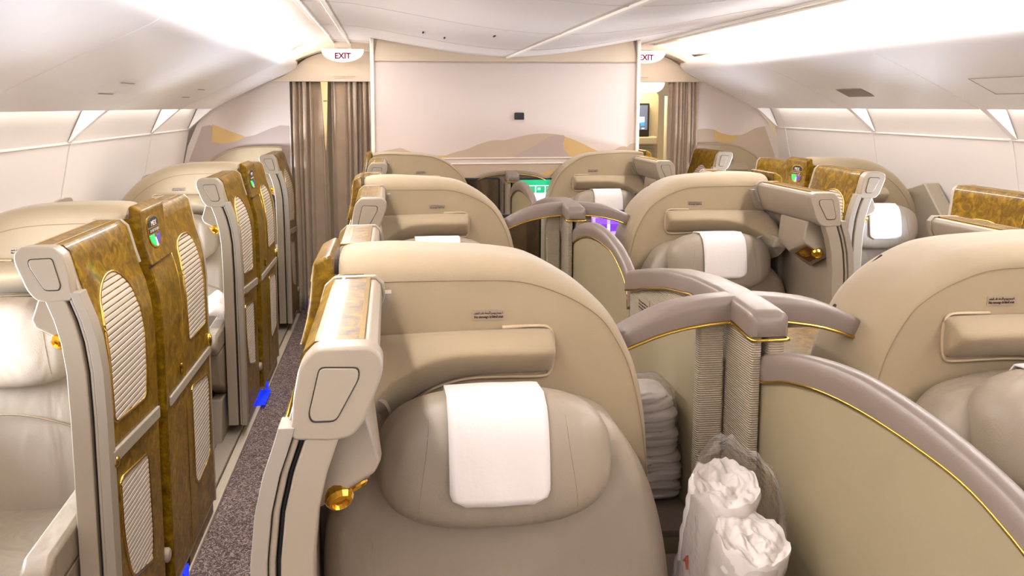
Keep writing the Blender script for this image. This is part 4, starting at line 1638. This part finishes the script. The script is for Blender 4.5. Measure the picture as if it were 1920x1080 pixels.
for (a, b, c, e, col) in ((-.13, .07, .125, .138, (190, 200, 215)), (-.02, .04, -.03, .03, (220, 226, 240)), (.07, .12, -.03, .03, (225, 230, 240)), (.08, .12, -.06, -.02, (60, 150, 215)), (-.10, .06, -.095, -.075, (205, 205, 200)), (.09, .12, -.092, -.08, (235, 235, 235))):
    bm = bmesh.new()
    loft(bm, [[(a, -.0335, c), (b, -.0335, c)], [(a, -.0335, e), (b, -.0335, e)]], cap=False, closed=False)
    finish('menu_tile', bm, emit('rear_tile', col, .32), dp, smooth=0)

# ------------------------------------------------------------------ stowage lid by the right window
t = thing('side_stowage', (2.45, 4.9, 0), 'pale tilted stowage lid by the right wall behind the second window seat', 'stowage')
bm = bmesh.new()
prism(bm, [(.19, 1.19), (-.01, 1.25), (-.19, 1.07), (-.19, .6), (.19, .6)], lambda y, z, d: (d, y, z), -.03, .07)
finish('lid', bm, 'plastic', t, smooth=0, bevel=.01)
# window side consoles
for s, y, lab in ((-1, 3.72, 'pale window ledge between the first two left window seats'), (1, 3.72, 'pale window ledge in front of the second right window seat'), (-1, 5.80, 'pale window ledge between the last two left window seats'), (1, 5.8, 'pale window ledge in front of the last right window seat')):
    t = thing('window_ledge', (s * 2.43, y, 0), lab, 'ledge', 'window ledges')
    def wl(root):
        bm = bmesh.new()
        box(bm, -.10, .10, -.55, .5, 0, .66)
        finish('cabinet', bm, 'plastic', root, smooth=0, bevel=.015)
        bm = bmesh.new()
        box(bm, -.11, .11, -.56, .51, .66, .68)
        finish('ledge_top', bm, 'burl', root, smooth=0, bevel=.005)
    cached(('wledge',), t, wl)

# ------------------------------------------------------------------ bedding in clear bags
def lumpy(bm, cx, cy, cz, rx, ry, rz, e1, e2, amp, fs, seed, tilt=0.0, n1=110, n2=56, fold=0.0):
    st = []
    for i in range(1, n1):
        zn = -1 + 2 * i / n1
        rad = (1 - abs(zn) ** (2 / e1)) ** (e1 / 2)
        row = []
        for j in range(n2):
            th = 2 * PI * j / n2
            x = rx * rad * sq(math.cos(th), e2)
            y = ry * rad * sq(math.sin(th), e2)
            z = rz * zn
            p = Vector((x, y, z))
            q = Vector((x * fs[0], y * fs[1], z * fs[2] + seed * 7.1))
            k = 1 + amp * (noise.noise(q) + .5 * noise.noise(q * 2.3))
            if fold:
                fz = z * 230 + 5.0 * noise.noise(Vector((x * 9, y * 9, z * 7 + seed)))
                k -= fold * (1 - abs(math.sin(fz * .5))) ** 3
            x, y = x * k, y * k
            z *= 1 + amp * .3 * noise.noise(q * 1.4)
            row.append((cx + x + tilt * z, cy + y, cz + z))
        st.append(row)
    loft(bm, st)


t = thing('foot_shelf', (-.145, 2.34, 0), 'low shelf under the folded bagged quilt, left of the nearest divider wall', 'shelf')
bm = bmesh.new()
box(bm, -.10, .10, -.26, .30, 0, .58)
finish('cabinet', bm, 'shell', t, smooth=0, bevel=.008)
bm = bmesh.new()
box(bm, -.102, .102, -.265, .305, .58, .60)
finish('shelf_top', bm, 'mauve', t, smooth=0, bevel=.004)
t = thing('bedding_bag', (-.125, 2.30, .60), 'folded quilt in a clear bag standing behind the nearest left shell', 'bedding', 'bagged bedding')
bm = bmesh.new()
lumpy(bm, 0, 0, .165, .078, .085, .160, .30, .6, .14, (6, 6, 30), 1, tilt=-.10, fold=.15)
finish('quilt', bm, 'bedding', t, smooth=80)
bm = bmesh.new()
lumpy(bm, 0, 0, .177, .083, .092, .175, .4, .65, .16, (14, 14, 20), 3, tilt=-.10)
finish('bag', bm, 'film', t, smooth=40)

t = thing('bedding_bag', (-.15, 1.70, .60), 'two rolled white quilts in a clear bag beside the nearest seat', 'bedding', 'bagged bedding')
TILT = Matrix.Rotation(math.radians(19), 4, 'X')


def roll(cx, cy, z1, r, seed):
    bm = bmesh.new()
    n = 56
    st = []
    prof = [(r * .9, .0)] + [(r * (1 + .025 * math.sin(i * 2.1 + seed)), .012 + (z1 - .02) * i / 18) for i in range(19)]
    for i in range(1, 60):
        f = 1 - i / 60
        prof.append((r * f, z1 - .010 * (1 - f) + .008 * (1 if f < .97 else 0)))
    for rr, z in prof:
        row = []
        for k in range(n):
            a = 2 * PI * k / n
            q = noise.noise(Vector((math.cos(a) * 2.2, math.sin(a) * 2.2, z * 14 + seed)))
            q2 = noise.noise(Vector((rr * math.cos(a) * 34, rr * math.sin(a) * 34, seed))) + .6 * abs(noise.noise(Vector((rr * math.cos(a) * 62, rr * math.sin(a) * 62, seed + 3))))
            R = rr * (1 + .05 * q)
            # the rolled edge winds inwards on the top face
            zz = z + (.020 * q2 - .012 * (1 if rr < r * .16 else 0) if z > z1 - .016 else 0)
            row.append(TILT @ Vector((cx + R * math.cos(a), cy + R * math.sin(a), zz)))
        st.append(row)
    loft(bm, st)
    return finish('quilt_roll', bm, 'bedding', t, smooth=70)


roll(-.010, .062, .318, .073, 2)
roll(.004, -.062, .290, .075, 5)
bm = bmesh.new()
st = []
n = 84
for i, (z, k) in enumerate([(.004, .98), (.05, 1.03), (.12, 1.0), (.2, 1.03), (.26, 1.02), (.285, 1.02), (.31, .98), (.33, .90), (.345, .78)]):
    row = []
    for j in range(n):
        a = 2 * PI * j / n
        q = noise.noise(Vector((math.cos(a) * 3, math.sin(a) * 3, z * 14)))
        q2 = noise.noise(Vector((math.cos(a) * 9, math.sin(a) * 9, z * 30)))
        R = k * (1 + .06 * q + .03 * q2)
        zz = z
        if i >= 4:
            w_ = (i - 3) / 5
            zz += w_ * (.055 * math.sin(a) + max(0, math.cos(a - 2.3)) ** 8 * .05 + max(0, math.cos(a - .2)) ** 10 * .03 + .012 * q)
        row.append(TILT @ Vector((.088 * R * math.cos(a), .004 + .146 * R * math.sin(a), zz)))
    st.append(row)
loft(bm, st, cap=False)
finish('bag', bm, 'film', t, smooth=40)
bm = bmesh.new()
pr = [(0, 0), (.012, .012), (.024, 0), (.012, .03)]
prism(bm, pr, lambda a, b, d: tuple(TILT @ Vector((-.078 - d, .02 + a, .12 + b))), -.001, .004)
finish('printed_mark', bm, mat('red_print', (196, 70, 40), .6), t, smooth=0)

t = thing('bedding_bag', (-.20, 1.38, .60), 'flat white bedding pack in the bottom foreground below the rolls', 'bedding', 'bagged bedding')
bm = bmesh.new()
lumpy(bm, 0, 0, .09, .10, .12, .085, .5, .6, .12, (12, 12, 12), 9)
finish('quilt', bm, 'bedding', t, smooth=70)

# crumpled white cover on the second left window seat's arm
t = thing('plastic_wrap', (-1.80, 4.52, .62), 'crumpled white wrap on the arm of the second left window seat', 'wrap')
bm = bmesh.new()
rows = []
for i in range(15):
    row = []
    for j in range(15):
        x = -.09 + .18 * i / 14
        y = -.20 + .42 * j / 14
        q = noise.noise(Vector((x * 14, y * 10, 3)))
        row.append((x, y, .045 + .05 * q + .06 * math.sin(PI * j / 14)))
    rows.append(row)
loft(bm, rows, cap=False, closed=False)
o = finish('sheet', bm, 'cover', t, smooth=30)
md = o.modifiers.new('cloth', 'SOLIDIFY')
md.thickness = .003

# blue plastic film at the left door sills, with a glow added
for y, lab in ((2.83, 'blue floor film given a glow, below the nearest left sliding door'), (4.90, 'blue floor film given a glow, below the second left sliding door')):
    t = thing('blue_film_strip', (-1.645, y, 0), lab, 'floor film', 'blue floor films')
    bm = bmesh.new()
    box(bm, -.028, .05, -.10, .16, .019, .024)
    finish('lens', bm, 'bluefilm', t, smooth=0)  # flat film sheet made to glow
    bm = bmesh.new()
    box(bm, .028, .034, .10, .17, .02, .075)
    finish('film_edge', bm, 'bluefilm', t, smooth=0)
